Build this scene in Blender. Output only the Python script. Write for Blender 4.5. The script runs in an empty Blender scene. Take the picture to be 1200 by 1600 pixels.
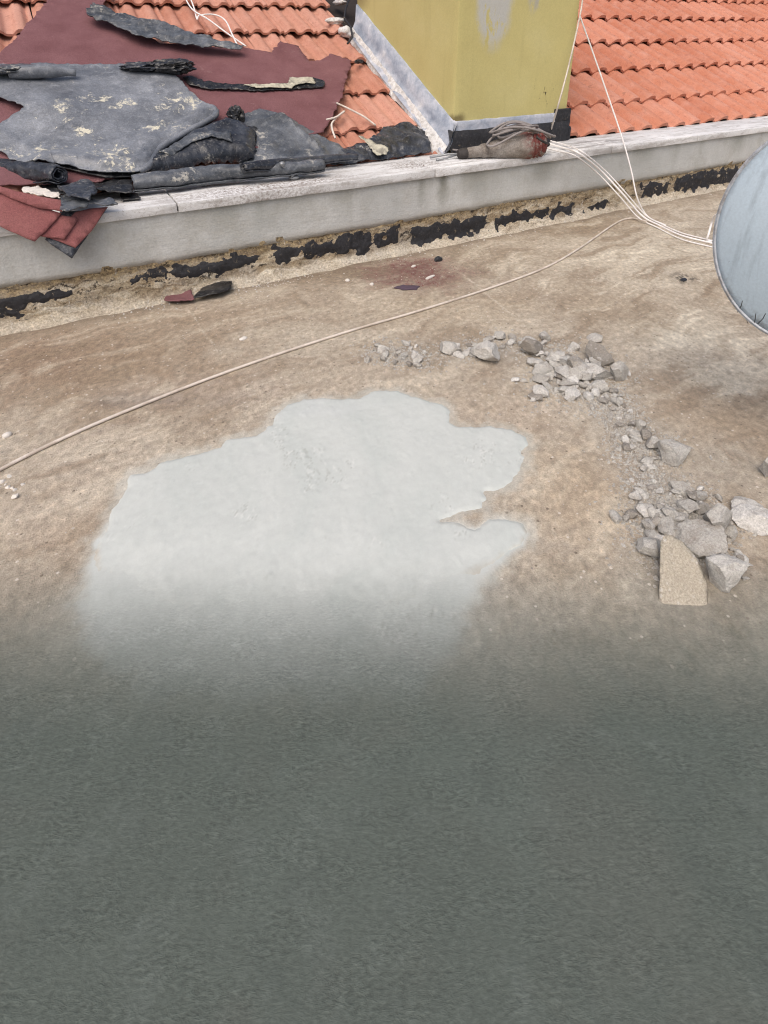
import bpy, bmesh, math, random
import numpy as np
from mathutils import Vector, Matrix, noise
random.seed(7)
S = bpy.context.scene
COL = S.collection

# ------------------------------------------------------------------ camera
F_PX, PITCH, YAW, HC = 911.0, math.radians(23.9), math.radians(29.5), 1.1
cam = bpy.data.cameras.new('camera')
cam.sensor_fit = 'VERTICAL'; cam.sensor_height = 36.0
cam.lens = F_PX / 1600.0 * 36.0
cam.shift_y = -350.0 / 1600.0
cam.clip_start = 0.02; cam.clip_end = 500
camo = bpy.data.objects.new('camera', cam); COL.objects.link(camo)
camo.location = (0, 0, HC)
camo.rotation_euler = (math.pi / 2 - PITCH, 0, -YAW)
S.camera = camo
S.render.resolution_x, S.render.resolution_y = 768, 1024
# ------------------------------------------------------------------ sky, sun, exposure
SUN_EL, SUN_AZ = math.radians(58), math.radians(228)     # azimuth clockwise from +Y
W = bpy.data.worlds.new('World'); S.world = W; W.use_nodes = True
wt = W.node_tree; wt.nodes.clear()
sky = wt.nodes.new('ShaderNodeTexSky'); sky.sky_type = 'NISHITA'; sky.sun_disc = False
sky.sun_elevation = SUN_EL; sky.sun_rotation = SUN_AZ
sky.air_density = 1.0; sky.dust_density = 6.0; sky.ozone_density = 0.6
bg = wt.nodes.new('ShaderNodeBackground'); bg.inputs[1].default_value = 0.13
wo = wt.nodes.new('ShaderNodeOutputWorld')
wt.links.new(sky.outputs[0], bg.inputs[0]); wt.links.new(bg.outputs[0], wo.inputs[0])
sl = bpy.data.lights.new('sun', 'SUN'); sl.energy = 1.1; sl.angle = math.radians(60); sl.color = (1.0, 0.97, 0.93)
so = bpy.data.objects.new('sun', sl); COL.objects.link(so)
sd = Vector((math.sin(SUN_AZ) * math.cos(SUN_EL), math.cos(SUN_AZ) * math.cos(SUN_EL), math.sin(SUN_EL)))
so.rotation_euler = sd.to_track_quat('Z', 'Y').to_euler(); so.location = (0, -3, 6)
S.view_settings.view_transform = 'Standard'; S.view_settings.look = 'None'
S.view_settings.exposure = 0.18; S.view_settings.gamma = 1.0
S.view_settings.use_curve_mapping = False
S.cycles.use_denoising = True; S.cycles.denoising_input_passes = 'RGB_ALBEDO_NORMAL'; S.cycles.denoising_prefilter = 'ACCURATE'; S.cycles.filter_width = 1.1

# ------------------------------------------------------------------ survey helpers: photo point -> point on a real plane
CO = np.array([0, 0, HC])
def ray(x, y):
    dx = (x - 600) / F_PX; dy = (450 - y) / F_PX
    f = math.cos(PITCH) + dy * math.sin(PITCH); z = -math.sin(PITCH) + dy * math.cos(PITCH)
    return np.array([dx * math.cos(YAW) + f * math.sin(YAW), -dx * math.sin(YAW) + f * math.cos(YAW), z])
def at_z(x, y, z=0.0):
    d = ray(x, y); return Vector(CO + d * (z - HC) / d[2])
def at_y(x, y, Y):
    d = ray(x, y); return Vector(CO + d * (Y / d[1]))
def at_x(x, y, X):
    d = ray(x, y); return Vector(CO + d * (X / d[0]))
class Frame:
    """a plane: origin, two in-plane axes, normal"""
    def __init__(s, o, e1, e2):
        s.o = Vector(o); s.e1 = Vector(e1).normalized(); s.e2 = Vector(e2).normalized(); s.n = s.e1.cross(s.e2)
    def ab(s, x, y, h=0.0):
        d = Vector(ray(x, y)); c = Vector(CO); o = s.o + s.n * h
        p = c + d * ((o - c).dot(s.n) / d.dot(s.n)) - o
        return p.dot(s.e1), p.dot(s.e2)
    def p(s, a, b, h=0.0): return s.o + s.e1 * a + s.e2 * b + s.n * h
    def at(s, x, y, h=0.0): a, b = s.ab(x, y, h); return s.p(a, b, h)
RP = math.radians(28)
ROOF = Frame((0, 2.89, 0.4125), (1, 0, 0), (0, math.cos(RP), math.sin(RP)))
WY = 2.548          # face of the stripped wall
COP_Z = 0.430

def nz(p, s=1.0, o=0.0):
    return noise.noise(Vector((p[0] * s + o, p[1] * s - o * .7, (p[2] if len(p) > 2 else 0) * s + o * 1.3)))
def fbm(p, s=1.0, o=0.0, oc=4):
    v = 0; a = 1.0; t = 0
    for i in range(oc):
        v += a * nz(p, s * 2 ** i, o + 7 * i); t += a; a *= .5
    return v / t
def ridge(p, s=1.0, o=0.0, oc=3):
    v = 0; a = 1.0; t = 0
    for i in range(oc):
        v += a * (1 - 2 * abs(nz(p, s * 2 ** i, o + 11 * i))); t += a; a *= .5
    return v / t
def sstep(a, b, x):
    t = min(1, max(0, (x - a) / (b - a))); return t * t * (3 - 2 * t)

def pn(x, y, seed=0):
    xi = np.floor(x).astype(np.int64); yi = np.floor(y).astype(np.int64); fx = x - xi; fy = y - yi
    def gr(ix, iy, dx, dy):
        h = (ix * 374761393 + iy * 668265263 + seed * 974711) & 0x7fffffff; h = ((h ^ (h >> 13)) * 1274126177) & 0x7fffffff; h ^= h >> 16
        a = h.astype(np.float64) * (2 * math.pi / 65536.0); return np.cos(a) * dx + np.sin(a) * dy
    u = fx * fx * fx * (fx * (fx * 6 - 15) + 10); v = fy * fy * fy * (fy * (fy * 6 - 15) + 10)
    a = gr(xi, yi, fx, fy); b = gr(xi + 1, yi, fx - 1, fy); c = gr(xi, yi + 1, fx, fy - 1); d = gr(xi + 1, yi + 1, fx - 1, fy - 1)
    return ((a + (b - a) * u) * (1 - v) + (c + (d - c) * u) * v) * 1.5
def pf(x, y, s, seed=0, oc=4, g=.55):
    t = 0; a = 1.0; w = 0
    for i in range(oc): t = t + a * pn(x * s * 2 ** i, y * s * 2 ** i, seed + 17 * i); w += a; a *= g
    return t / w
def nsm(a, b, x):
    t = np.clip((x - a) / (b - a), 0, 1); return t * t * (3 - 2 * t)
def grid_mesh(name, X, Y, Z, C, mat, keep=None, grain=None):
    nx_, ny_ = X.shape; I_ = np.arange(nx_ * ny_).reshape(nx_, ny_)
    q = np.stack([I_[:-1, :-1], I_[1:, :-1], I_[1:, 1:], I_[:-1, 1:]], -1).reshape(-1, 4)
    P_ = np.stack([X.ravel(), Y.ravel(), Z.ravel()], 1); C = C.reshape(-1, 3); G_ = np.ones(len(P_)) if grain is None else grain.ravel()
    if keep is not None:
        k = keep.ravel(); q = q[k[q].all(1)]; idx = np.full(len(P_), -1); used = np.unique(q); idx[used] = np.arange(len(used)); q = idx[q]; P_ = P_[used]; C = C[used]; G_ = G_[used]
    me = bpy.data.meshes.new(name); me.vertices.add(len(P_)); me.vertices.foreach_set('co', P_.astype(np.float32).ravel())
    me.loops.add(q.size); me.loops.foreach_set('vertex_index', q.astype(np.int32).ravel())
    me.polygons.add(len(q)); me.polygons.foreach_set('loop_start', np.arange(0, q.size, 4, dtype=np.int32)); me.update(calc_edges=True)
    at = me.color_attributes.new('tone', 'FLOAT_COLOR', 'POINT'); c = C / 255.0; c = np.where(c <= .04045, c / 12.92, ((c + .055) / 1.055) ** 2.4)
    at.data.foreach_set('color', np.concatenate([c, G_[:, None]], 1).astype(np.float32).ravel())
    return link(name, me, mat)
# ------------------------------------------------------------------ object helpers
def tag(o, label=None, cat=None, group=None, kind=None):
    if label: o['label'] = label
    if cat: o['category'] = cat
    if group: o['group'] = group
    if kind: o['kind'] = kind
    return o
def link(name, me, mat, parent=None, smooth=True):
    o = bpy.data.objects.new(name, me); COL.objects.link(o)
    if mat is not None and len(me.materials) == 0: me.materials.append(mat)
    if smooth:
        me.polygons.foreach_set('use_smooth', [True] * len(me.polygons))
    if parent is not None:
        o.parent = parent; o.matrix_parent_inverse = Matrix.Translation(parent.location).inverted() if parent.type == 'EMPTY' else parent.matrix_basis.inverted()
    return o
def bm_obj(name, bm, mat, parent=None, smooth=True):
    me = bpy.data.meshes.new(name); bm.normal_update(); bm.to_mesh(me); bm.free()
    return link(name, me, mat, parent, smooth)
def empty(name, loc):
    o = bpy.data.objects.new(name, None); COL.objects.link(o); o.location = loc; o.empty_display_size = .05
    return o
def pyd(name, v, f, mat, parent=None, smooth=True):
    me = bpy.data.meshes.new(name); me.from_pydata([tuple(q) for q in v], [], f); me.update()
    return link(name, me, mat, parent, smooth)
def smooth_angle(o, ang=40):
    m = o.data
    try: m.set_sharp_from_angle(angle=math.radians(ang))
    except Exception: pass
def box(bm, x0, x1, y0, y1, z0, z1, bev=0.0, seg=2):
    r = bmesh.ops.create_cube(bm, size=1.0)
    for v in r['verts']:
        v.co = Vector((x0 + (v.co.x + .5) * (x1 - x0), y0 + (v.co.y + .5) * (y1 - y0), z0 + (v.co.z + .5) * (z1 - z0)))
    if bev > 0:
        es = list({e for v in r['verts'] for e in v.link_edges})
        bmesh.ops.bevel(bm, geom=es, offset=bev, segments=seg, affect='EDGES', profile=.6)
def catmull(pts, per=8):
    pts = [Vector(p) for p in pts]; P = [pts[0] * 2 - pts[1]] + pts + [pts[-1] * 2 - pts[-2]]; out = []
    for i in range(1, len(P) - 2):
        for k in range(per):
            t = k / per; a, b, c, d = P[i - 1], P[i], P[i + 1], P[i + 2]
            out.append(.5 * ((2 * b) + (c - a) * t + (2 * a - 5 * b + 4 * c - d) * t * t + (3 * b - a - 3 * c + d) * t ** 3))
    out.append(pts[-1]); return out
def tube(name, pts, rad, mat, parent=None, n=8, caps=True, rough=0.0, rs=20, open_ends=False):
    pts = [Vector(p) for p in pts]; L = len(pts)
    rf = rad if callable(rad) else (lambda t: rad)
    vs = []; fs = []
    T = [(pts[min(i + 1, L - 1)] - pts[max(i - 1, 0)]).normalized() for i in range(L)]
    up = Vector((0, 0, 1)) if abs(T[0].z) < .9 else Vector((1, 0, 0))
    u = T[0].cross(up).normalized()
    for i, p in enumerate(pts):
        u = (u - T[i] * u.dot(T[i])).normalized(); w = T[i].cross(u); r = rf(i / (L - 1))
        for k in range(n):
            a = 2 * math.pi * k / n; d = u * math.cos(a) + w * math.sin(a); rr = r
            if rough: rr += rough * fbm(p + d * r, rs, 3.1, 3)
            vs.append(p + d * rr)
    for i in range(L - 1):
        for k in range(n):
            k2 = (k + 1) % n; fs.append((i * n + k, i * n + k2, (i + 1) * n + k2, (i + 1) * n + k))
    if caps and not open_ends:
        fs.append(tuple(range(n))[::-1]); fs.append(tuple(range((L - 1) * n, L * n)))
    return pyd(name, vs, fs, mat, parent)
def solidify(o, t, off=-1.0):
    m = o.modifiers.new('thickness', 'SOLIDIFY'); m.thickness = t; m.offset = off; return o
def densify(poly, step, jag, seed=0, closed=True):
    rnd = random.Random(seed); out = []; n = len(poly)
    for i in range(n if closed else n - 1):
        a = Vector((poly[i][0], poly[i][1], 0)); b = Vector((poly[(i + 1) % n][0], poly[(i + 1) % n][1], 0)); L = (b - a).length
        k = max(1, int(L / step)); nn = Vector((-(b - a).y, (b - a).x, 0)) / max(L, 1e-6)
        for j in range(k):
            t = j / k; q = a.lerp(b, t)
            q = q + nn * (jag * (rnd.gauss(0, .55) + 1.6 * noise.noise(q * (0.35 / max(step, 1e-4)) + Vector((seed, 0, 0)))))
            out.append((q.x, q.y))
    return out
def polydist(p, poly, closed=True):
    best = 1e9; n = len(poly)
    for i in range(n if closed else n - 1):
        ax, ay = poly[i]; bx, by = poly[(i + 1) % n]; dx, dy = bx - ax, by - ay
        t = ((p[0] - ax) * dx + (p[1] - ay) * dy) / max(dx * dx + dy * dy, 1e-12); t = min(1, max(0, t))
        d = math.hypot(p[0] - ax - t * dx, p[1] - ay - t * dy)
        if d < best: best = d
    return best
def sheet(name, px, fr, h0, hf, mat, thick=.004, cell=.03, step=.02, jag=.003, seed=0, parent=None, raw=None):
    """cut sheet lying on frame fr; px its outline; hf(a,b,edge_distance,world) extra height"""
    ab = raw if raw else [fr.ab(x, y, h0) for x, y in px]
    out = densify(ab, step, jag, seed)
    bm = bmesh.new()
    vs = [bm.verts.new((a, b, 0)) for a, b in out]
    f = bm.faces.new(vs)
    if f.calc_area() and f.normal.z < 0: f.normal_flip()
    f.normal_update()
    if f.normal.z < 0: f.normal_flip()
    bmesh.ops.triangulate(bm, faces=bm.faces[:])
    xs = [q[0] for q in out]; ys = [q[1] for q in out]
    for ax, lo, hi in ((0, min(xs), max(xs)), (1, min(ys), max(ys))):
        g = lo + cell * .53
        while g < hi:
            co = Vector((g, 0, 0)) if ax == 0 else Vector((0, g, 0)); no = Vector((1, 0, 0)) if ax == 0 else Vector((0, 1, 0))
            bmesh.ops.bisect_plane(bm, geom=bm.verts[:] + bm.edges[:] + bm.faces[:], dist=1e-5, plane_co=co, plane_no=no); g += cell
    bmesh.ops.remove_doubles(bm, verts=bm.verts[:], dist=.0008)
    ctr = fr.p(sum(xs) / len(xs), sum(ys) / len(ys), h0)
    for v in bm.verts:
        a, b = v.co.x, v.co.y
        v.co = fr.p(a, b, h0 + hf(a, b, polydist((a, b), ab)))
    bmesh.ops.recalc_face_normals(bm, faces=bm.faces[:])
    if sum((f.normal.dot(fr.n) * f.calc_area() for f in bm.faces)) < 0:
        bmesh.ops.reverse_faces(bm, faces=bm.faces[:])
    if parent is None:
        for v in bm.verts: v.co -= ctr
    o = bm_obj(name, bm, mat, parent)
    if parent is None: o.location = ctr
    solidify(o, thick); smooth_angle(o, 50)
    return o
# ------------------------------------------------------------------ material helper
def lin(c):
    return tuple(((v / 255) / 12.92 if v <= 10 else ((v / 255 + .055) / 1.055) ** 2.4) for v in c) + (1,)
class M:
    def __init__(s, name, rough=.8, spec=.3):
        s.m = bpy.data.materials.new(name); s.m.use_nodes = True; s.t = s.m.node_tree
        s.b = s.t.nodes['Principled BSDF']; s.b.inputs['Roughness'].default_value = rough
        s.b.inputs['Specular IOR Level'].default_value = spec
        g = s.t.nodes.new('ShaderNodeNewGeometry'); s.pos = g.outputs['Position']
    def n(s, t, **k):
        q = s.t.nodes.new(t)
        for a, v in k.items(): setattr(q, a, v)
        return q
    def put(s, inp, v):
        if hasattr(v, 'links') or isinstance(v, bpy.types.NodeSocket): s.t.links.new(v, inp)
        else: inp.default_value = v
    def mapped(s, scale=(1, 1, 1), rot=(0, 0, 0), loc=(0, 0, 0), vec=None):
        q = s.n('ShaderNodeMapping'); q.inputs['Scale'].default_value = scale; q.inputs['Rotation'].default_value = rot; q.inputs['Location'].default_value = loc
        s.put(q.inputs['Vector'], vec or s.pos); return q.outputs[0]
    def noise(s, scale, detail=4, rough=.55, vec=None, dist=0.0, col=False):
        q = s.n('ShaderNodeTexNoise'); q.inputs['Scale'].default_value = scale; q.inputs['Detail'].default_value = detail
        q.inputs['Roughness'].default_value = rough; q.inputs['Distortion'].default_value = dist
        s.put(q.inputs['Vector'], vec or s.pos); return q.outputs['Color' if col else 'Fac']
    def vor(s, scale, feat='F1', vec=None, out='Distance', rnd=1.0):
        q = s.n('ShaderNodeTexVoronoi', feature=feat); q.inputs['Scale'].default_value = scale; q.inputs['Randomness'].default_value = rnd
        s.put(q.inputs['Vector'], vec or s.pos); return q.outputs[out]
    def mr(s, v, a, b, c=0.0, d=1.0, smooth=False):
        q = s.n('ShaderNodeMapRange'); q.clamp = True
        if smooth: q.interpolation_type = 'SMOOTHSTEP'
        s.put(q.inputs[0], v)
        for i, x in enumerate((a, b, c, d)): q.inputs[1 + i].default_value = x
        return q.outputs[0]
    def math(s, op, a, b=0.0):
        q = s.n('ShaderNodeMath', operation=op); s.put(q.inputs[0], a); s.put(q.inputs[1], b); return q.outputs[0]
    def vm(s, op, a, b):
        q = s.n('ShaderNodeVectorMath', operation=op); s.put(q.inputs[0], a); s.put(q.inputs[1], b)
        return q.outputs['Value'] if op in ('LENGTH', 'DOT_PRODUCT', 'DISTANCE') else q.outputs[0]
    def mix(s, f, a, b, mode='MIX'):
        q = s.n('ShaderNodeMix', data_type='RGBA', blend_type=mode); q.clamp_factor = True
        s.put(q.inputs[0], f); s.put(q.inputs[6], a); s.put(q.inputs[7], b); return q.outputs[2]
    def ramp(s, f, stops, interp='LINEAR'):
        q = s.n('ShaderNodeValToRGB'); q.color_ramp.interpolation = interp; s.put(q.inputs[0], f)
        e = q.color_ramp.elements
        while len(e) < len(stops): e.new(.5)
        for i, (p, c) in enumerate(stops): e[i].position = p; e[i].color = c if len(c) == 4 else lin(c)
        return q.outputs[0]
    def spot(s, c, r, vec, soft=.5):
        """1 inside an ellipse at c with radii r, falling to 0"""
        d = s.vm('SUBTRACT', vec, (c[0], c[1], c[2] if len(c) > 2 else 0)); d = s.vm('MULTIPLY', d, (1 / r[0], 1 / r[1], 1 / r[2] if len(r) > 2 else 0.0))
        return s.mr(s.vm('LENGTH', d, (0, 0, 0)), 1.0, 1.0 - soft, 0, 1, True)
    def warp(s, amt, scale, detail=4, vec=None):
        c = s.noise(scale, detail, .6, vec, col=True)
        d = s.vm('SUBTRACT', c, (.5, .5, .5)); d = s.vm('MULTIPLY', d, (amt,) * 3); return s.vm('ADD', vec or s.pos, d)
    def bump(s, h, dist=.01, strength=1.0, prev=None):
        q = s.n('ShaderNodeBump'); q.inputs['Strength'].default_value = strength; q.inputs['Distance'].default_value = dist
        s.put(q.inputs['Height'], h)
        if prev is not None: s.t.links.new(prev, q.inputs['Normal'])
        return q.outputs[0]
    def done(s, col=None, nor=None, rough=None, metal=None):
        if col is not None: s.put(s.b.inputs['Base Color'], col)
        if nor is not None: s.put(s.b.inputs['Normal'], nor)
        if rough is not None: s.put(s.b.inputs['Roughness'], rough)
        if metal is not None: s.put(s.b.inputs['Metallic'], metal)
        return s.m
    def val(s, col, f, amt):
        """multiply colour by (1-amt .. 1+amt) following f in 0..1"""
        k = s.mr(f, 0.33, .67, 1 - amt, 1 + amt); c = s.n('ShaderNodeCombineXYZ')
        for i in range(3): s.t.links.new(k, c.inputs[i])
        q = s.n('ShaderNodeVectorMath', operation='MULTIPLY'); s.put(q.inputs[0], col[:3] if isinstance(col, tuple) else col); s.t.links.new(c.outputs[0], q.inputs[1]); return q.outputs[0]

FWD = (math.sin(YAW), math.cos(YAW), 0)
def mpp(x, y):      # metres per photo pixel on the floor at that point
    p = at_z(x, y); v = p - Vector(CO); f = Vector(ray(600, 450)).normalized(); return v.dot(f) / F_PX
def nspot(x, y, px, py, rx, ry, wob=.5, seed=0, rot=0.0):
    # stain centred where the photo shows it, radii along the camera's right / forward directions on the floor
    c = at_z(px, py); s_ = mpp(px, py); fo = abs((at_z(px, py - 4) - at_z(px, py + 4)).length) / 8.0
    dx, dy = x - c.x, y - c.y; r = (dx * math.cos(YAW) - dy * math.sin(YAW)) / (rx * s_); f = (dx * math.sin(YAW) + dy * math.cos(YAW)) / (ry * fo)
    if rot: r, f = r * math.cos(rot) + f * math.sin(rot), -r * math.sin(rot) + f * math.cos(rot)
    q = np.sqrt(r * r + f * f); o_ = np.zeros(x.shape); k = q < 2.0
    if k.any(): o_[k] = np.clip(1.25 - q[k] + wob * pf(x[k], y[k], 7, 40 + seed, 5, .65), 0, 1)
    return o_
def mixc(C, f, col): return C + (np.array(col, float) - C) * np.clip(f, 0, 1)[..., None]
def ground_tone(x, y, cement):
    # own colours of the floor: bare stained screed, cement where it was spread or smeared, damp dark screed near the camera
    wx = x + .22 * pf(x, y, 1.6, 1, 4); wy = y + .22 * pf(x, y, 1.6, 2, 4)
    big = pf(wx, wy, 1.3, 3, 5); mid = pf(wx, wy, 6, 4, 6, .62); fin = pf(x, y, 34, 5, 3, .8)
    ca, sa = math.cos(.10), math.sin(.10); su, sv = wx * ca + wy * sa, -wx * sa + wy * ca
    stre = pf(su * .32, sv * 1.7, 5, 6, 6, .66); scr = pf((x * .82 + y * .57) * .14, (-x * .57 + y * .82) * 3.0, 7, 7, 4, .6)
    C = np.empty(x.shape + (3,)); C[:] = (170, 156, 142)
    C = mixc(C, nsm(.0, .35, big) * .7, (184, 173, 161)); C = mixc(C, nsm(0, -.35, big) * .7, (150, 132, 115))
    for i, (px, py, rx, ry, col, k) in enumerate([
        (150, 575, 260, 70, (140, 117, 96), .85), (30, 560, 130, 60, (132, 106, 88), .7), (330, 500, 160, 30, (150, 128, 108), .6), (560, 425, 200, 22, (124, 106, 88), .8),
        (470, 520, 130, 45, (178, 166, 152), .6), (690, 480, 170, 36, (180, 163, 142), .6), (760, 400, 120, 24, (150, 133, 114), .7), (1000, 410, 190, 70, (196, 184, 168), .8), (900, 352, 110, 18, (132, 113, 92), .8),
        (1060, 520, 90, 34, (212, 203, 188), .8), (1150, 470, 60, 40, (150, 130, 108), .6), (960, 480, 120, 40, (166, 147, 126), .6), (1150, 650, 110, 60, (156, 132, 106), .55), (1195, 572, 16, 14, (118, 108, 100), .7), (1120, 590, 60, 26, (206, 196, 180), .6),
        (1130, 720, 70, 50, (150, 145, 138), .45), (90, 780, 150, 110, (180, 164, 150), .6), (110, 840, 120, 50, (172, 152, 134), .6), (240, 705, 170, 16, (196, 185, 172), .6), (230, 625, 110, 14, (122, 110, 104), .75),
        (900, 780, 90, 120, (178, 157, 134), .7), (780, 640, 130, 36, (186, 169, 154), .6), (845, 880, 30, 20, (204, 192, 178), .6), (330, 610, 160, 30, (176, 160, 150), .5), (560, 590, 140, 24, (180, 165, 150), .6)]):
        C = mixc(C, nspot(x, y, px, py, rx, ry, .9, i) * k, col)
    rgt = nspot(x, y, 1040, 440, 220, 120, .6, 61)
    C = mixc(C, nsm(.10, .34, stre) * (.35 + .55 * rgt), (222, 213, 199)); C = mixc(C, nsm(-.08, -.32, stre) * (.45 + .25 * rgt), (132, 112, 93))
    C = mixc(C, nsm(.12, .45, mid) * .4, (188, 176, 160)); C = mixc(C, nsm(-.1, -.4, mid) * .42, (138, 120, 100))
    C = mixc(C, np.clip(1 - np.abs(scr - .05) / .018, 0, 1) * nsm(-.1, .3, mid) * .5, (212, 203, 192))
    # dust of the broken concrete, trampled red granules
    du_ = np.maximum.reduce([nspot(x, y, 905, 580, 90, 52, .8, 70), nspot(x, y, 770, 550, 130, 22, .8, 71), nspot(x, y, 625, 556, 60, 16, .8, 72), nspot(x, y, 985, 670, 60, 70, .8, 73), nspot(x, y, 1050, 780, 80, 110, .8, 74), nspot(x, y, 1020, 890, 70, 50, .8, 75)])
    C = mixc(C, du_ * (.55 + .6 * fin), (146, 141, 137))
    rd = nspot(x, y, 650, 425, 85, 24, 1.0, 80); C = mixc(C, rd * (.75 + 1.4 * fin), (104, 62, 62))
    C = mixc(C, nspot(x, y, 1072, 434, 24, 9, .8, 81) * nsm(-.1, .2, fin), (60, 54, 50))
    for k, ((xa, ya), (xb, yb), wd, st) in enumerate((((288, 476), (345, 555), .006, .55), ((370, 590), (425, 640), .006, .4), ((722, 428), (810, 500), .008, .6), ((0, 762), (140, 735), .008, .5), ((140, 735), (400, 690), .006, .5), ((640, 470), (560, 478), .006, .5), ((820, 655), (860, 640), .01, .4))):
        A_, B_ = at_z(xa, ya), at_z(xb, yb); t_ = (B_ - A_).normalized(); L_ = (B_ - A_).length; q0 = x - A_.x + .012 * pf(x, y, 9, 90 + k, 3); q1 = y - A_.y + .012 * pf(x, y, 9, 95 + k, 3)
        f = np.clip(1 - np.abs(-q0 * t_.y + q1 * t_.x) / wd, 0, 1) * nsm(-.02, .04, q0 * t_.x + q1 * t_.y) * nsm(L_ + .02, L_ - .05, q0 * t_.x + q1 * t_.y)
        C = mixc(C, f * st * (.7 + 2 * fin), (208, 200, 190))
    C = C * (1 + .22 * fin + .16 * pf(x, y, 60, 8, 2))[..., None]
    C = np.array([170, 156, 142.]) + .80 * (C - np.array([170, 156, 142.]))
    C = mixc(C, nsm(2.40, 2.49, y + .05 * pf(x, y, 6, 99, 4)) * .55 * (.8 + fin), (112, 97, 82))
    lum = C.mean(-1, keepdims=True); C = (lum + .80 * (C - lum)) * np.array([1.03, 1.025, .99])
    # cement
    tr = pf((wx * .5 + wy * .85) * .55, (wx * .85 - wy * .5) * 1.6, 6, 11, 5, .6)
    K = np.empty(x.shape + (3,)); K[:] = (190, 194, 190); K = mixc(K, nsm(0, .35, tr) * .45, (197, 200, 196)); K = mixc(K, nsm(0, -.35, tr) * .4, (182, 188, 184)); K = mixc(K, nsm(.05, .4, big) * .4, (193, 196, 199))
    nk = pf((wx * .8 + wy * .6) * .8, (wx * .6 - wy * .8) * 1.3, 22, 14, 4, .7); nkm = nsm(.16, .34, pf(x, y, 5.5, 15, 4))
    K = mixc(K, np.clip(1 - np.abs(nk) / .035, 0, 1) * nkm * .45, (150, 152, 145)); K = mixc(K, np.clip(1 - np.abs(nk - .1) / .04, 0, 1) * nkm * .6, (212, 213, 209))
    thin = nsm(.22, .42, pf(x, y, 15, 13, 5, .7) + .12 * mid) * .45; K = mixc(K, thin * nsm(.25, .0, cement - .75) , (184, 180, 170))
    K = K * (1 + .03 * fin)[..., None]
    C = mixc(C, cement, (0, 0, 0)) if False else C + (K - C) * np.clip(cement, 0, 1)[..., None]
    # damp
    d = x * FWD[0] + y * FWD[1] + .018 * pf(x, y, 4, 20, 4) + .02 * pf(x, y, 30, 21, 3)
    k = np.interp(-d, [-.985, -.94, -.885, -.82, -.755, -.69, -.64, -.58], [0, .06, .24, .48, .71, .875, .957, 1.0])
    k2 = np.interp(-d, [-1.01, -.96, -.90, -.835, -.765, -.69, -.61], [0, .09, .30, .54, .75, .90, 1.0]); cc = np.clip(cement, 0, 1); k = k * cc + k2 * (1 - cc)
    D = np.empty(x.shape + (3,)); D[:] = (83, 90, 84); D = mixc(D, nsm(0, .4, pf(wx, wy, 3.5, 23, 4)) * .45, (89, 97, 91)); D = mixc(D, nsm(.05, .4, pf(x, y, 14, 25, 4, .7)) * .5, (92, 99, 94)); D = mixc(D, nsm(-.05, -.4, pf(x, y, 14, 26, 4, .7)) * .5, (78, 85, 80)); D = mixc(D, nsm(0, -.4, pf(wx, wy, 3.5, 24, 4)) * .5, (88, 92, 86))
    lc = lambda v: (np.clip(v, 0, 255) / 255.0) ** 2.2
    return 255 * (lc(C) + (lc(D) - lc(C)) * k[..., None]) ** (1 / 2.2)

# ================================================================== MATERIALS
def mat_ground(name, rough, amt, bmp, speck):
    m = M(name, rough, .28)
    at = m.n('ShaderNodeAttribute'); at.attribute_name = 'tone'; col = at.outputs['Color']
    d = m.vm('DOT_PRODUCT', m.pos, FWD); k = m.mr(d, .98, .62, 0, 1, True); gr = m.math('MULTIPLY', at.outputs['Alpha'], m.math('SUBTRACT', 1.0, k))
    cr = m.mapped((.5, 1.0, 1), vec=m.mapped((1, 1, 1), (0, 0, YAW)))
    n0 = m.noise(95, 4, .7, cr, 1.0); rdg = m.math('ABSOLUTE', m.math('SUBTRACT', n0, .5))
    calm = m.mr(m.noise(22, 2, .5, cr), .42, .62, .62, 1.0)
    rip = m.math('ADD', .5, m.math('MULTIPLY', calm, m.math('SUBTRACT', m.math('MULTIPLY', m.noise(210, 2, .6, cr), .7), m.math('MULTIPLY', m.math('SUBTRACT', .12, rdg), .9))))
    rip = m.math('SUBTRACT', rip, m.math('MULTIPLY', calm, .296))
    g1 = m.math('ADD', m.math('MULTIPLY', m.noise(210, 3, .75), .55), m.math('MULTIPLY', m.noise(62, 4, .78), .45))
    col = m.val(col, m.math('ADD', m.math('MULTIPLY', g1, gr), m.math('MULTIPLY', m.math('SUBTRACT', 1.0, gr), .5)), amt)
    col = m.val(col, m.math('ADD', m.math('MULTIPLY', rip, k), m.math('MULTIPLY', m.math('SUBTRACT', 1.0, k), .5)), .27)
    if speck:
        v = m.n('ShaderNodeTexVoronoi'); v.inputs['Scale'].default_value = 52; m.put(v.inputs['Vector'], m.pos)
        dot = m.math('MULTIPLY', m.mr(v.outputs['Distance'], .22, .14), gr)
        sx = m.n('ShaderNodeSeparateColor'); m.put(sx.inputs[0], v.outputs['Color'])
        col = m.mix(m.math('MULTIPLY', dot, m.mr(sx.outputs[0], .80, .84, 0, .75)), col, lin((214, 206, 196)))
        col = m.mix(m.math('MULTIPLY', dot, m.mr(sx.outputs[1], .82, .86, 0, .7)), col, lin((92, 80, 70)))
    h = m.math('ADD', m.math('MULTIPLY', g1, gr), m.math('MULTIPLY', m.math('MULTIPLY', rip, k), .4))
    return m.done(col, m.bump(h, bmp, .9))
def mat_floor(): return mat_ground('stripped_roof_slab', .72, .36, .006, True)
def mat_patch(): return mat_ground('fresh_cement', .72, .36, .006, False)
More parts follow.
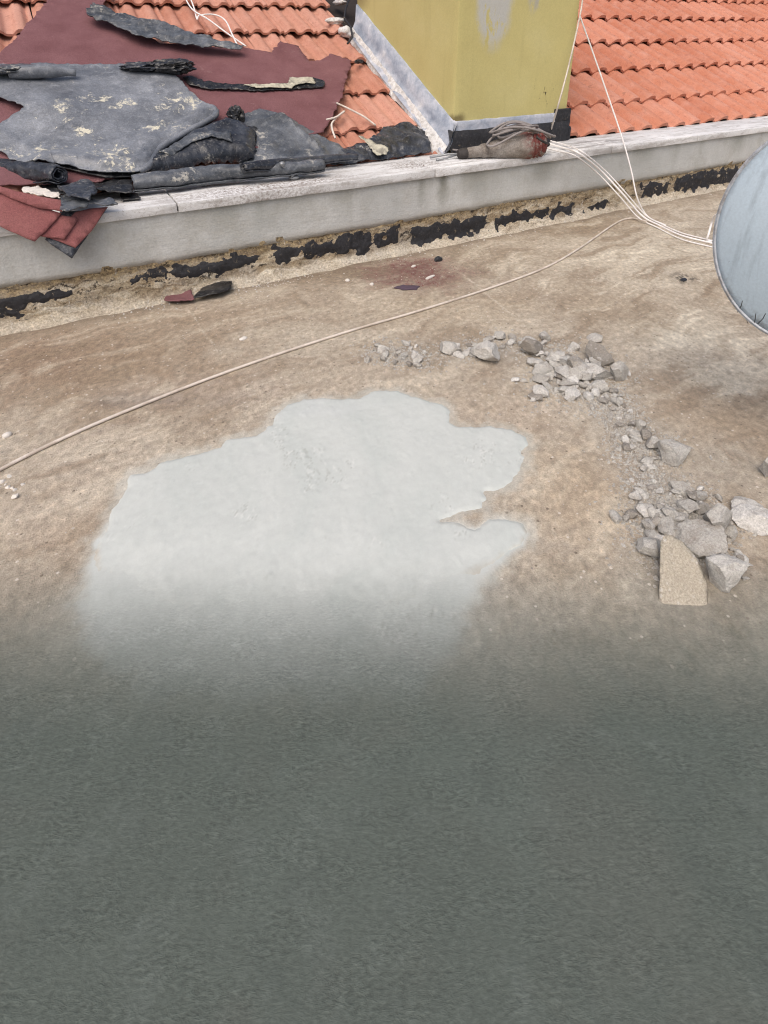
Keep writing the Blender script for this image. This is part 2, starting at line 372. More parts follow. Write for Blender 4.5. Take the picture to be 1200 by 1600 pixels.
def mat_plaster():
    m = M('painted_plaster', .85, .25)
    br = m.noise(30, 5, .65, m.mapped((.35, 1, 2.6)), .4); big = m.noise(2.2, 5, .6)
    col = m.ramp(big, [(.3, (180, 182, 180)), (.55, (196, 197, 195)), (.75, (207, 208, 206))])
    st = m.noise(3.6, 4, .6, m.mapped((2.4, 1, .22)))
    top = m.mr(m.vm('DOT_PRODUCT', m.pos, (0, 0, 1)), .17, .41)
    col = m.mix(m.math('MULTIPLY', m.mr(st, .52, .68), m.math('MULTIPLY', top, .5)), col, lin((140, 139, 128)))
    for x, r, a in ((1.80, .06, .85), (1.66, .04, .5), (2.02, .18, .55), (2.52, .15, .6), (.62, .12, .4), (1.2, .1, .3), (3.4, .2, .4), (4.45, .15, .5)):
        f = m.math('MULTIPLY', m.spot((x, 0, .42), (r, 1e3, .26), m.warp(.07, 12, 4), .9), a)
        col = m.mix(f, col, lin((112, 112, 100)))
    col = m.mix(m.mr(m.vm('DOT_PRODUCT', m.warp(.04, 12, 4), (0, 0, 1)), .215, .168, 0, .45), col, lin((160, 152, 138)))
    col = m.mix(m.mr(m.noise(5, 5, .7), .48, .66, 0, .5), col, lin((164, 162, 154)))
    col = m.val(col, m.noise(120, 4, .7), .09)
    return m.done(col, m.bump(m.math('ADD', m.noise(70, 5, .7), m.math('MULTIPLY', br, .5)), .005, .7))
def mat_band():
    m = M('stripped_masonry', .92, .2)
    w = m.warp(.08, 12, 5); str_ = m.noise(14, 6, .7, m.mapped((.35, 1, 2.2), vec=w), .5); big = m.noise(5, 5, .65, w)
    col = m.ramp(str_, [(.3, (104, 90, 72)), (.42, (150, 134, 110)), (.52, (180, 167, 144)), (.64, (210, 202, 186))])
    col = m.mix(m.mr(big, .5, .66, 0, .7), col, lin((158, 150, 140)))
    z = m.vm('DOT_PRODUCT', m.warp(.05, 16, 5), (0, 0, 1))
    col = m.mix(m.mr(z, .118, .16, 0, .75), col, m.mix(m.mr(m.noise(50, 5, .7), .4, .6), lin((88, 74, 58)), lin((172, 152, 114))))
    col = m.mix(m.math('MULTIPLY', m.mr(z, .05, .012), .55), col, lin((196, 188, 174)))
    blk = m.mr(m.noise(26, 6, .78, m.mapped((.5, 1, 1.2), vec=w), .8), .565, .60)
    col = m.mix(m.math('MULTIPLY', blk, m.mr(z, .03, .07, 0, .9)), col, lin((40, 37, 36)))
    wh = m.math('MULTIPLY', m.mr(m.noise(11, 5, .7, m.mapped((2.4, 1, .5), vec=w)), .62, .68), .8)
    col = m.mix(wh, col, lin((198, 196, 190)))
    col = m.mix(m.mr(m.noise(18, 6, .75, m.mapped((.8, 1, 1), loc=(3, 0, 1), vec=w)), .54, .64, 0, .6), col, lin((112, 98, 80)))
    col = m.val(col, m.noise(120, 4, .7), .38)
    return m.done(col, m.bump(m.math('ADD', str_, m.math('MULTIPLY', m.noise(90, 5, .7), .5)), .012, .8))
def mat_bitumen():
    m = M('black_bitumen', .62, .4)
    n = m.noise(60, 5, .7); col = m.ramp(n, [(.3, (30, 30, 32)), (.6, (48, 48, 52)), (.8, (96, 92, 88))])
    col = m.mix(m.mr(m.noise(34, 6, .78, m.mapped((1, 1, .6))), .61, .66, 0, .8), col, lin((150, 136, 114)))
    return m.done(col, m.bump(n, .006, .8))
def mat_coping():
    m = M('white_painted_coping', .7, .35)
    w = m.warp(.05, 14, 4); br = m.noise(12, 6, .68, m.mapped((.3, 2.2, 2.2), vec=w), .3)
    col = m.ramp(m.noise(3, 5, .6), [(.3, (206, 206, 206)), (.6, (226, 226, 226)), (.8, (238, 238, 238))])
    col = m.mix(m.mr(br, .46, .66, 0, .75), col, lin((160, 155, 150)))
    dirt = m.math('MAXIMUM', m.spot((1.70, 2.68), (.22, .16), w, .7), m.spot((.85, 2.6), (.65, .14), w, .7))
    sp = m.mr(m.noise(75, 5, .75), .47, .58)
    col = m.mix(m.math('MULTIPLY', m.math('MULTIPLY', dirt, sp), .8), col, lin((104, 84, 72)))
    col = m.mix(m.math('MULTIPLY', m.mr(m.noise(110, 4, .75), .57, .66), .55), col, lin((128, 118, 110)))
    col = m.mix(m.math('MULTIPLY', m.spot((3.05, 2.62), (.4, .14), w, .5), m.mr(br, .42, .52, 0, .7)), col, lin((140, 136, 134)))
    return m.done(col, m.bump(br, .003, .6))
def mat_tile(name, warm):
    m = M(name, .82, .25)
    oi = m.n('ShaderNodeObjectInfo'); r = oi.outputs['Random']
    a, b, c = ((176, 122, 102), (186, 135, 116), (196, 149, 133)) if warm else ((182, 117, 93), (192, 128, 103), (200, 139, 116))
    col = m.ramp(r, [(0, a), (.5, b), (1, c)])
    n = m.noise(9, 5, .65); col = m.mix(m.mr(n, .45, .7, 0, .45), col, lin((205, 158, 142)))
    col = m.mix(m.math('MULTIPLY', m.mr(m.noise(38, 5, .7), .54, .66), .45), col, lin((150, 92, 78)))
    col = m.mix(m.math('MULTIPLY', m.mr(m.noise(14, 5, .7, m.mapped(loc=(4, 2, 1))), .62, .72), .5), col, lin((132, 96, 80)))
    col = m.val(col, m.noise(180, 3, .6), .12)
    return m.done(col, m.bump(m.noise(120, 4, .6), .002, .5))
def mat_chimney():
    m = M('ochre_render', .8, .3)
    w = m.warp(.08, 8, 5); big = m.noise(2.5, 4, .55)
    col = m.ramp(big, [(.3, (196, 184, 124)), (.55, (203, 192, 132)), (.75, (208, 198, 142))])
    drip = m.noise(16, 5, .65, m.mapped((1.6, 1, .35), vec=w), .3)
    sp = m.math('MULTIPLY', m.spot((2.33, 2.85, 1.34), (.16, .4, .40), w, .35), m.mr(drip, .36, .43))
    col = m.mix(sp, col, lin((192, 191, 184)))
    sp = m.math('MULTIPLY', m.spot((2.62, 2.85, 1.32), (.07, .4, .16), w, .5), m.mr(drip, .45, .52)); col = m.mix(sp, col, lin((180, 176, 160)))
    col = m.mix(m.math('MULTIPLY', m.spot((2.10, 2.85, .62), (.09, .06, .05), w, .7), .8), col, lin((112, 98, 64)))
    col = m.mix(m.math('MULTIPLY', m.spot((2.08, 4.0, 1.30), (.1, .16, .12), w, .8), .6), col, lin((136, 122, 82)))
    st = m.noise(7, 4, .6, m.mapped((2, 2, .2))); col = m.mix(m.mr(st, .55, .75, 0, .16), col, lin((152, 140, 92)))
    sc = m.math('MULTIPLY', m.mr(m.noise(40, 4, .6, m.mapped((1, 1, .25), vec=w)), .61, .64), m.spot((2.78, 2.85, .78), (.11, .3, .16), w, .6))
    col = m.mix(sc, col, lin((70, 62, 44)))
    chip = m.mr(m.noise(22, 5, .7, w), .70, .74); col = m.mix(m.math('MULTIPLY', chip, .5), col, lin((206, 198, 160)))
    col = m.val(col, m.noise(140, 3, .6), .05)
    return m.done(col, m.bump(m.math('ADD', m.noise(18, 5, .6), m.math('MULTIPLY', m.noise(110, 3), .3)), .004, .6))
def mat_flashing():
    m = M('grey_flashing', .6, .4)
    w = m.warp(.05, 14, 5); n = m.noise(9, 6, .65, m.mapped((1, 1, 1), vec=w), .4)
    col = m.ramp(n, [(.28, (122, 131, 146)), (.45, (156, 163, 176)), (.6, (184, 187, 196)), (.75, (212, 212, 212))])
    col = m.val(col, m.noise(70, 4, .7), .10)
    return m.done(col, m.bump(n, .01, .6))
def mat_cement_daub():
    m = M('white_mortar', .9, .2); n = m.noise(40, 5, .7)
    col = m.ramp(n, [(.3, (172, 168, 162)), (.5, (214, 212, 210)), (.7, (232, 232, 232))])
    return m.done(col, m.bump(n, .012, .9))
def mat_red(name, base, lite):
    m = M(name, .9, .2)
    n = m.noise(6, 5, .6); g = m.noise(420, 3, .7); g2 = m.noise(150, 3, .7)
    col = m.mix(m.mr(n, .35, .7), lin(base), lin(lite))
    pale = m.math('MULTIPLY', m.mr(m.noise(11, 5, .7, m.warp(.15, 6, 4)), .62, .70), .3); col = m.mix(pale, col, lin((160, 132, 130)))
    col = m.val(col, g, .22); col = m.val(col, g2, .14)
    return m.done(col, m.bump(m.math('ADD', g, g2), .002, .7))
FLSP = [((277, 156), (.15, .10)), ((248, 194), (.12, .06)), ((176, 246), (.10, .17)), ((188, 158), (.12, .05)), ((132, 201), (.07, .04)), ((101, 174), (.06, .10)), ((150, 150), (.10, .05)), ((50, 246), (.05, .03)), ((70, 225), (.2, .05))]
def mat_grey(name, a, b, pale=.6, cover=.6, rough=.55, flakes=()):
    m = M(name, rough, .45)
    w = m.warp(.12, 7, 5); n = m.noise(4.5, 6, .62, w); f = m.noise(26, 5, .68, w)
    col = m.mix(m.mr(n, .35, .68), lin(a), lin(b))
    col = m.mix(m.mr(f, .52, .72, 0, .4), col, lin(tuple(min(255, v + 40) for v in b)))
    wr = m.math('MULTIPLY', m.mr(m.noise(8, 6, .7, m.warp(.2, 9, 5), .6), cover, cover + .05), pale)
    col = m.mix(wr, col, lin((205, 200, 188)))
    wf = m.warp(.06, 26, 4); fn = m.noise(19, 8, .8, wf)
    for (x, y), r in flakes:
        c = ROOF.at(x, y, .12); k = m.math('ADD', m.math('MULTIPLY', m.spot(tuple(c), (r[0] * 1.7, r[1] * 1.7, .3), wf, 1.0), .145), fn)
        col = m.mix(m.mr(k, .645, .68, 0, .92), col, lin((214, 208, 188)))
    col = m.mix(m.mr(m.noise(55, 5, .75), .56, .7, 0, .35), col, lin((178, 176, 172)))
    col = m.val(col, m.noise(130, 4, .7), .22)
    nor = m.bump(m.math('ADD', m.math('MULTIPLY', f, .8), m.math('MULTIPLY', m.noise(90, 4), .25)), .006, .6)
    return m.done(col, nor, m.mr(f, .3, .7, rough - .12, rough + .15))
def mat_rock(name='broken_concrete', tint=None):
    m = M(name, .92, .2)
    oi = m.n('ShaderNodeObjectInfo'); r = oi.outputs['Random']
    col = m.ramp(r, [(0, (140, 134, 126)), (.3, (172, 168, 161)), (.65, (188, 185, 179)), (1, (204, 201, 196))])
    n = m.noise(26, 5, .65); col = m.mix(m.mr(n, .48, .70, 0, .5), col, lin((134, 122, 109)))
    if tint: col = m.mix(.8, col, lin(tint))
    ag = m.mr(m.vor(60), .12, .3, 1, 0); col = m.mix(m.math('MULTIPLY', ag, m.mr(m.noise(20), .45, .6, 0, .5)), col, lin((206, 204, 200)))
    col = m.val(col, m.noise(240, 4, .7), .26)
    return m.done(col, m.bump(m.math('ADD', m.noise(70, 5, .7), m.math('MULTIPLY', m.noise(300, 3), .3)), .006, .9))
def mat_plain(name, c, rough=.6, var=.12, sc=60, spec=.35, metal=0.0, dirt=None):
    m = M(name, rough, spec); n = m.noise(sc, 4, .65)
    col = m.val(lin(c), n, var)
    if dirt: col = m.mix(m.mr(m.noise(sc * .35, 5, .7), .48, .62, 0, .8), col, lin(dirt))
    return m.done(col, m.bump(n, .001, .5), metal=metal)
def mat_dish():
    m = M('dish_paint', .38, .45)
    n = m.noise(3.5, 4, .55); col = m.ramp(n, [(.3, (172, 188, 200)), (.7, (186, 200, 210))])
    sp = m.math('MULTIPLY', m.mr(m.noise(46, 5, .7, m.warp(.03, 30, 3)), .69, .72), .75); col = m.mix(sp, col, lin((86, 96, 108)))
    col = m.mix(m.math('MULTIPLY', m.mr(m.noise(9, 5, .7), .6, .75), .35), col, lin((190, 200, 208)))
    run = m.noise(20, 4, .65, m.mapped((1.5, 1.5, .16)), .3); col = m.mix(m.mr(run, .55, .72, 0, .4), col, lin((128, 138, 146)))
    cD_ = CO + ray(1300, 366) * 1.41; rr_ = m.math('DIVIDE', m.vm('DISTANCE', m.pos, tuple(cD_)), .2775)
    col = m.mix(m.math('MULTIPLY', m.mr(rr_, .84, .98), m.mr(m.noise(32, 5, .75), .46, .62, 0, .6)), col, lin((116, 116, 116)))
    col = m.val(col, m.noise(160, 3, .7), .06)
    return m.done(col, m.bump(m.noise(8, 3), .002, .3))
def mat_tool():
    m = M('dusty_tool_casing', .8, .3); w = m.warp(.05, 20, 4)
    n = m.noise(14, 5, .65, w); col = m.ramp(n, [(.3, (98, 90, 84)), (.45, (126, 118, 110)), (.55, (142, 135, 128)), (.7, (162, 156, 149))])
    red = m.math('MULTIPLY', m.spot((2.42, 2.66, .5), (.14, .4, .3), w, .6), m.mr(m.noise(30, 5, .7), .40, .50)); col = m.mix(red, col, lin((118, 56, 52)))
    col = m.val(col, m.noise(150, 4, .7), .25)
    return m.done(col, m.bump(m.noise(90, 4), .004, .7))

MF, MP = mat_floor(), mat_patch()
MPL, MBA, MBI, MCO = mat_plaster(), mat_band(), mat_bitumen(), mat_coping()
MT1, MT2 = mat_tile('clay_tile_warm', True), mat_tile('clay_tile', False)
MCH, MFL, MDA = mat_chimney(), mat_flashing(), mat_cement_daub()
MR1 = mat_red('red_mineral_membrane', (112, 76, 79), (128, 91, 94)); MR2 = mat_red('red_mineral_offcut', (138, 86, 86), (152, 102, 100))
MG1 = mat_grey('grey_membrane', (86, 90, 97), (134, 138, 145), .6, .63, .36, FLSP)
MG2 = mat_grey('dark_membrane', (30, 32, 38), (68, 72, 80), .6, .61, .28)
MG3 = mat_grey('slate_membrane', (54, 58, 64), (108, 112, 118), .6, .59, .32)
MBK = mat_grey('black_membrane', (22, 22, 24), (46, 47, 50), .4, .63, .30)
MRK = mat_rock()
MCA = mat_plain('white_cable', (214, 204, 194), .5, .08, 30, .4, dirt=(186, 172, 158))
MCW = mat_plain('white_wire', (232, 228, 226), .5, .05, 30)
MGC = mat_plain('grey_cord', (138, 132, 130), .6, .15, 40)
MDI = mat_dish(); MRIM = mat_plain('dish_rim', (172, 176, 182), .5, .2, 60, .4, dirt=(132, 124, 118))
MGA = mat_plain('galvanised_steel', (150, 152, 154), .45, .1, 40, .5, .6)
MTO = mat_tool(); MRUB = mat_plain('dark_rubber', (58, 54, 52), .7, .2, 60)
MWS = mat_plain('white_scrap', (212, 206, 198), .85, .12, 80); MPU = mat_plain('plum_scrap', (84, 70, 82), .8, .15, 80)
MRG = mat_plain('red_granules', (122, 66, 66), .9, .3, 200); MDK = mat_plain('roof_underlay', (52, 46, 44), .9, .2, 30)
MPV = mat_plain('pale_vinyl', (188, 183, 165), .8, .2, 50, dirt=(120, 116, 108))

# ================================================================== STRUCTURE
def px_ground(L): return [tuple(at_z(x, y)[:2]) for x, y in L]
PATCH = [(205, 742), (235, 735), (250, 722), (300, 712), (345, 700), (352, 688), (400, 680), (425, 665), (432, 648), (450, 632), (475, 625), (505, 622), (535, 624),
         (560, 622), (585, 610), (620, 612), (655, 622), (690, 632), (702, 640), (704, 660), (718, 668), (760, 666), (800, 672), (820, 682), (825, 695),
         (815, 705), (822, 715), (812, 735), (800, 752), (780, 764), (755, 768), (760, 780), (752, 792), (720, 802), (690, 812), (712, 818), (740, 826),
         (765, 815), (795, 810), (818, 818), (824, 836), (815, 852), (790, 868), (772, 880), (752, 900), (725, 935), (700, 1000), (640, 1080), (250, 1080), (150, 1000), (142, 945), (142, 915), (146, 870), (150, 845), (165, 830), (172, 800), (190, 778), (200, 755)]
pg = densify(px_ground(PATCH), .012, .0022, 5)
PA = np.array(pg); PB = np.roll(PA, -1, axis=0)
def sdf(x, y):
    G = np.stack([x.ravel(), y.ravel()], 1); best = np.full(len(G), 1e9); ins = np.zeros(len(G), bool)
    for a, b in zip(PA, PB):
        d = b - a; t = np.clip(((G - a) @ d) / max(d @ d, 1e-12), 0, 1); e = G - a - t[:, None] * d; best = np.minimum(best, (e ** 2).sum(1))
        c = ((a[1] > G[:, 1]) != (b[1] > G[:, 1])); xx = a[0] + (G[:, 1] - a[1]) * d[0] / (d[1] if abs(d[1]) > 1e-12 else 1e-12); ins ^= (c & (G[:, 0] < xx))
    return (np.sqrt(best) * np.where(ins, 1, -1)).reshape(x.shape)
def floor_z(x, y): return .0016 * pf(x, y, 5, 30, 4) + .0009 * pf(x, y, 38, 31, 3, .7)
gx = np.concatenate([[-6, -4, -2.5], np.arange(-1.2, 5.9, .008), [7, 9, 11]]); gy = np.concatenate([[-4, -2, -1], np.arange(-.35, WY + .16, .008)])
X, Y = np.meshgrid(gx, gy, indexing='ij')
near = (X > -.9) & (X < 1.6) & (Y > -.4) & (Y < 1.8); SD = np.full(X.shape, -1.0); SD[near] = sdf(X[near], Y[near])
dd = X * FWD[0] + Y * FWD[1]
soft = .012 + .42 * nsm(.99, .66, dd)                       # the cement edge smears out towards the damp zone
CEM = nsm(-1, 1, (SD + .02 * pf(X, Y, 18, 33, 4, .65)) / soft) * nsm(1.12, 1.0, dd) + .45 * nsm(-.045, .0, SD + .05 * pf(X, Y, 14, 34, 5, .7))
tone_floor = ground_tone(X, Y, np.clip(CEM, 0, 1))
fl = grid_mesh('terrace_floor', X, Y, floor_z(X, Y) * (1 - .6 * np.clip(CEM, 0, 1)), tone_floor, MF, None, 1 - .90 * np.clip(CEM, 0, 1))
tag(fl, kind='structure')
cs = .005; gx = np.arange(-.35, 1.1, cs); gy = np.arange(.5, 1.75, cs); X, Y = np.meshgrid(gx, gy, indexing='ij'); SD = sdf(X, Y)
s_ = SD + .010 * pf(X, Y, 26, 35, 5, .7) + .006 * pf(X, Y, 9, 36, 3)
dd = X * FWD[0] + Y * FWD[1] + .05 * pf(X, Y, 7, 37, 5, .65)
Z = floor_z(X, Y) - .003 + .0062 * np.clip((s_ + .006) / .014, 0, 1) + .005 * np.clip(s_ / .15, 0, 1) - .013 * nsm(1.06, .72, dd)
wu, wv = X * .5 + Y * .85, X * .87 - Y * .5
Z += np.clip(s_ / .02, 0, 1) * (.0012 * pf(wu * .7, wv * 2.0, 7, 38, 4) + .0007 * (1 - 2 * np.abs(pf(wu * .8 + .04 * pf(X, Y, 6, 1), wv * 1.5, 11, 39, 3))) + .0012 * nsm(.28, .4, pf(wu, wv * 1.6, 26, 41, 4, .7)))
dd0 = X * FWD[0] + Y * FWD[1]; soft = .012 + .42 * nsm(.99, .66, dd0)
CP = np.maximum(nsm(-1, 1, (SD + .02 * pf(X, Y, 18, 33, 4, .65)) / soft), nsm(1.0, 1.08, dd0)) 
patch = grid_mesh('mortar_patch', X, Y, Z, ground_tone(X, Y, np.clip(CP, 0, 1)), MP, (s_ > -.02) & (dd > .72), np.full(X.shape, .10))
tag(patch, 'smooth pale grey fresh cement patch spread over the stripped floor', 'cement patch')

# ---- parapet
PX0, PX1 = -2.6, 8.6
par = empty('parapet_wall', (3.0, WY, 0))
tag(par, 'low grey rendered parapet wall with white coping and stripped base', 'wall')
bm = bmesh.new(); box(bm, PX0, PX1, WY + .02, 2.86, -.05, .385); bm_obj('wall_core', bm, MDK, par, False)
# plaster coat: sheet standing 12 mm proud with a ragged lower edge
def plaster():
    nx = 900; rows = 9; vs = []; fs = []
    for i in range(nx + 1):
        x = PX0 + (PX1 - PX0) * i / nx
        zb = .166 + .012 * fbm((x, 0, 0), 1.3, 2, 3) + .010 * fbm((x, 0, 0), 9, 5, 4) + .006 * max(0, nz((x, 0, 0), 26, 3)) + (.012 if x < .3 else 0) * (1 - x)
        for j in range(rows + 1):
            t = j / rows; z = zb + (.392 - zb) * t
            y = WY - .013 + .003 * fbm((x, 0, z), 5, 1, 3) + (.004 if j == 0 else 0)
            vs.append((x, y, z))
        vs.append((x, WY + .025, zb + .004))
    R = rows + 2
    for i in range(nx):
        for j in range(rows):
            a = i * R + j; b = (i + 1) * R + j; fs.append((a, b, b + 1, a + 1))
        a = i * R; b = (i + 1) * R; fs.append((a + R - 1, b + R - 1, b, a))
    return pyd('plaster_coat', vs, fs, MPL, par)
plaster()
def band_y(x, z):
    f = max(0, 1 - z / .05)
    return WY - .006 + .014 * fbm((x, 0, z * 1.6), 7, 4, 5) * (1 if z > .01 else .6) - .045 * f * f * (1 + 1.1 * fbm((x, 0, 0), 3.5, 8, 4)) - .010 * sstep(.16, .10, z) * 0.6 - .008 * max(0, nz((x, 1, z), 16, 9))
def band():
    nx = 1200; rows = 20; vs = []; fs = []
    for i in range(nx + 1):
        x = PX0 + (PX1 - PX0) * i / nx
        for j in range(rows + 1):
            z = -.006 + .205 * j / rows
            vs.append((x, band_y(x, z) if z > 0 else band_y(x, 0) - .012, z))
    for i in range(nx):
        for j in range(rows):
            a = i * (rows + 1) + j; b = a + rows + 1; fs.append((a, b, b + 1, a + 1))
    return pyd('stripped_base', vs, fs, MBA, par)
band()
# remnants of the black bitumen strip, each a ragged skin of its own
REM = [(-60, 100, 440, 485), (205, 300, 408, 440), (290, 405, 396, 432), (430, 490, 372, 412), (490, 618, 358, 400), (636, 760, 336, 382),
       (770, 892, 318, 362), (905, 948, 312, 336), (995, 1045, 278, 312), (1048, 1160, 254, 306), (-60, 40, 488, 505)]
for k, (x0, x1, y0, y1) in enumerate(REM):
    pa = at_y(x0, y1 if k else 470, WY); pb = at_y(x1, y0, WY)
    xa, xb = pa.x, pb.x
    za = at_y((x0 + x1) / 2, y1 - (y1 - y0) * .18, WY).z; zb = at_y((x0 + x1) / 2, y0 + (y1 - y0) * .18, WY).z
    za, zb = max(.03, za), min(.15, max(zb, za + .045))
    nx = max(12, int((xb - xa + .06) / .006)); nzz = int((zb - za + .05) / .005); vs = []; fs = []
    for i in range(nx + 1):
        for j in range(nzz + 1):
            x = xa - .03 + (xb - xa + .06) * i / nx; z = za - .025 + (zb - za + .05) * j / nzz
            e = min(x - xa, xb - x, (z - za) * 1.2, (zb - z) * 1.2)
            mk = min(1.2, e / .026) + 3.4 * fbm((x * .8, 0, z), 24, k * 3.0, 6) - 1.6 * max(0, fbm((x, 0, z * .25), 16, k + 40, 2)) - .05
            vs.append((x, band_y(x, z) - max(-.006, min(.0028, mk * .003)), z))
    for i in range(nx):
        for j in range(nzz):
            a = i * (nzz + 1) + j; b = a + nzz + 1; fs.append((a, b, b + 1, a + 1))
    pyd('bitumen_remnant', vs, fs, MBI, par)
# coping slabs with open joints
JX = [PX0, -1.1, .42, 1.735, 3.07, 3.93, 5.2, 6.5, PX1]
for k in range(len(JX) - 1):
    bm = bmesh.new(); box(bm, JX[k] + .003, JX[k + 1] - .003, 2.518 + random.uniform(-.002, .002), 2.868, .388, COP_Z + random.uniform(-.002, .0015), .004, 2)
    bmesh.ops.subdivide_edges(bm, edges=[e for e in bm.edges if abs(e.verts[0].co.x - e.verts[1].co.x) > .3], cuts=40)
    for v in bm.verts:
        v.co.z += .0022 * fbm(v.co, 7, k, 3); v.co.y += .003 * fbm(v.co, 9, k + 4, 3) * (1 if v.co.y < 2.6 else 0)
    o = bm_obj('coping_slab', bm, MCO, par); smooth_angle(o, 35)
# ---- tiled roof
def tile_mesh(name, L, seed, ribs, TW):
    rnd = random.Random(seed); ns = 48 if ribs is RIB2 else 30; vs = []; fs = []
    def prof(s):
        if ribs is RIB2:
            q = (s * 2) % 1.0 - .5; return .004 + .050 * math.exp(-(q / .31) ** 4) + .012 * math.exp(-((q - .42) / .06) ** 2)
        h = 0
        for c, w, a in ribs: h = max(h, a * math.exp(-((s - c) / w) ** 4) * (1 - .10 * math.sin((s - c) / w)))
        return h
    us = [-.5 + i / ns for i in range(ns + 1)]
    rows = [(-.012, 0), (0, 1), (.02, 1), (L * .5, 1), (L + .04, 1)]
    th = .016
    for (b, top) in rows:
        for s in us:
            z = prof(s) + th + rnd.uniform(-.0006, .0006) - (.002 if b < .001 else 0)
            if not top: z = prof(s) * .8
            vs.append((s * (TW - .003), b + (0 if top else .012) - (.008 * prof(s) / .03 if b <= 0 else 0), z + .002))
    n1 = ns + 1
    for r in range(len(rows) - 1):
        for i in range(ns):
            a = r * n1 + i; fs.append((a, a + 1, a + n1 + 1, a + n1))
    # side skirts
    base = len(vs)
    for r in range(1, len(rows)):
        for i in (0, ns):
            x, y, z = vs[r * n1 + i]; vs.append((x, y, z - th))
    for r in range(1, len(rows) - 1):
        for q, i in enumerate((0, ns)):
            a = r * n1 + i; b = (r + 1) * n1 + i; c = base + (r - 1) * 2 + q; d = c + 2
            fs.append((a, c, d, b) if q else (a, b, d, c))
    me = bpy.data.meshes.new(name); me.from_pydata(vs, [], fs); me.update()
    me.polygons.foreach_set('use_smooth', [True] * len(me.polygons))
    me.set_sharp_from_angle(angle=math.radians(48))
    return me
RIB1 = [(-.27, .135, .030), (.22, .135, .030), (.47, .05, .014)]; RIB2 = [(-.26, .135, .036), (.25, .135, .036)]
roof = empty('tiled_roof', (2.0, 2.95, .42)); tag(roof, 'orange clay tile roof sloping up behind the parapet', 'roof')
def deck():
    v = [ROOF.p(-1.45, -.06, -.04), ROOF.p(8.4, -.06, -.04), ROOF.p(8.4, 3.6, -.04), ROOF.p(-1.45, 3.6, -.04)]
    pyd('roof_deck', v, [(0, 1, 2, 3)], MDK, roof, False)
deck()
def field(b0, ex, rows, u0, u1, mat, seed, TW, RIB):
    rnd = random.Random(seed); mes = [tile_mesh('roof_tile', ex + .05, seed + i, RIB, TW) for i in range(3)]
    low = tile_mesh('roof_tile', ex + .05 - max(0.0, -.014 - b0), seed + 9, RIB, TW)
    for me in mes + [low]: me.materials.append(mat)
    for r in range(rows):
        x = u0 + r * .012; cutb = max(0.0, -.014 - b0) if r == 0 else 0.0
        while x < u1:
            o = bpy.data.objects.new('roof_tile', low if r == 0 else rnd.choice(mes)); COL.objects.link(o); o.parent = roof
            o.matrix_parent_inverse = Matrix.Translation(roof.location).inverted()
            b = b0 + ex * r + rnd.gauss(0, .005) + cutb
            t = math.atan2(.040, ex)
            R = Matrix((ROOF.e1, ROOF.e2, ROOF.n)).transposed().to_4x4()
            o.matrix_basis = Matrix.Translation(ROOF.p(x + TW / 2 + rnd.gauss(0, .0015), b, -.002 + rnd.uniform(0, .004))) @ R @ Matrix.Rotation(-t + rnd.gauss(0, .006), 4, 'X') @ Matrix.Rotation(rnd.gauss(0, .010), 4, 'Z') @ Matrix.Rotation(rnd.gauss(0, .008), 4, 'Y')
            x += TW
field(-.10, .372, 10, -.73 - 3 * .247, 1.95, MT1, 11, .247, RIB1)
field(-.105, .428, 9, 2.985, 8.3, MT2, 23, .372, RIB2)

# ---- chimney
CX0, CX1, CY0, CY1, CZB = 2.08, 2.985, 2.853, 4.06, .612
chm = empty('chimney', (2.53, 3.4, .45)); tag(chm, 'broad ochre rendered chimney stack rising behind the parapet', 'chimney')
bm = bmesh.new(); box(bm, CX0, CX1, CY0, CY1, .36, 1.95, .006, 2)
bmesh.ops.subdivide_edges(bm, edges=[e for e in bm.edges if e.calc_length() > .3], cuts=24, use_grid_fill=True)
for v in bm.verts: v.co += Vector((fbm(v.co, 3, 1, 3), fbm(v.co, 3, 5, 3), 0)) * .004
o = bm_obj('shaft', bm, MCH, chm); smooth_angle(o, 40)
bm = bmesh.new(); box(bm, CX0 - .07, CX1 + .07, CY0 - .07, CY1 + .07, 1.95, 2.03, .008); bm_obj('cap_slab', bm, MDA, chm, False)
def front_strip(name, z0, z1, proud, mat, seed, x0, x1, jag):
    nx = 70; vs = []; fs = []
    for i in range(nx + 1):
        x = x0 + (x1 - x0) * i / nx; j1 = jag * fbm((x, 0, 0), 14, seed, 4); j0 = jag * .4 * fbm((x, 0, 0), 14, seed + 9, 4)
        y = CY0 - proud + .004 * fbm((x, 0, 1), 10, seed, 3)
        vs += [(x, CY0 + .01, z1 + j1), (x, y, z1 + j1 - .006), (x, y + .003, (z0 + z1) / 2), (x, y - .006, z0 + j0)]
    for i in range(nx):
        for j in range(3): a = i * 4 + j; fs.append((a, a + 1, a + 5, a + 4))
    n = len(vs)
    fs += [(0, 3, 2, 1), (n - 4, n - 3, n - 2, n - 1)]
    return pyd(name, vs, [q[::-1] for q in fs], mat, chm)
front_strip('mortar_strip', .555, .612, .014, MFL, 3, CX0 + .004, CX1 - .05, .006)
front_strip('bitumen_skirt', .425, .562, .030, MBI, 8, CX0 - .03, CX1 + .012, .012)
bm = bmesh.new(); box(bm, CX1 - .11, CX1 + .016, CY0 - .026, CY0 + .10, .55, .632, .006); o = bm_obj('bitumen_corner', bm, MBI, chm)
bm = bmesh.new(); box(bm, CX1 - .01, CX1 + .05, CY0 - .02, CY0 + .75, .40, .52, .02)
for v in bm.verts: v.co.z += (v.co.y - CY0) * math.tan(RP) if v.co.y > CY0 + .1 else 0
bm_obj('side_bitumen', bm, MBI, chm)
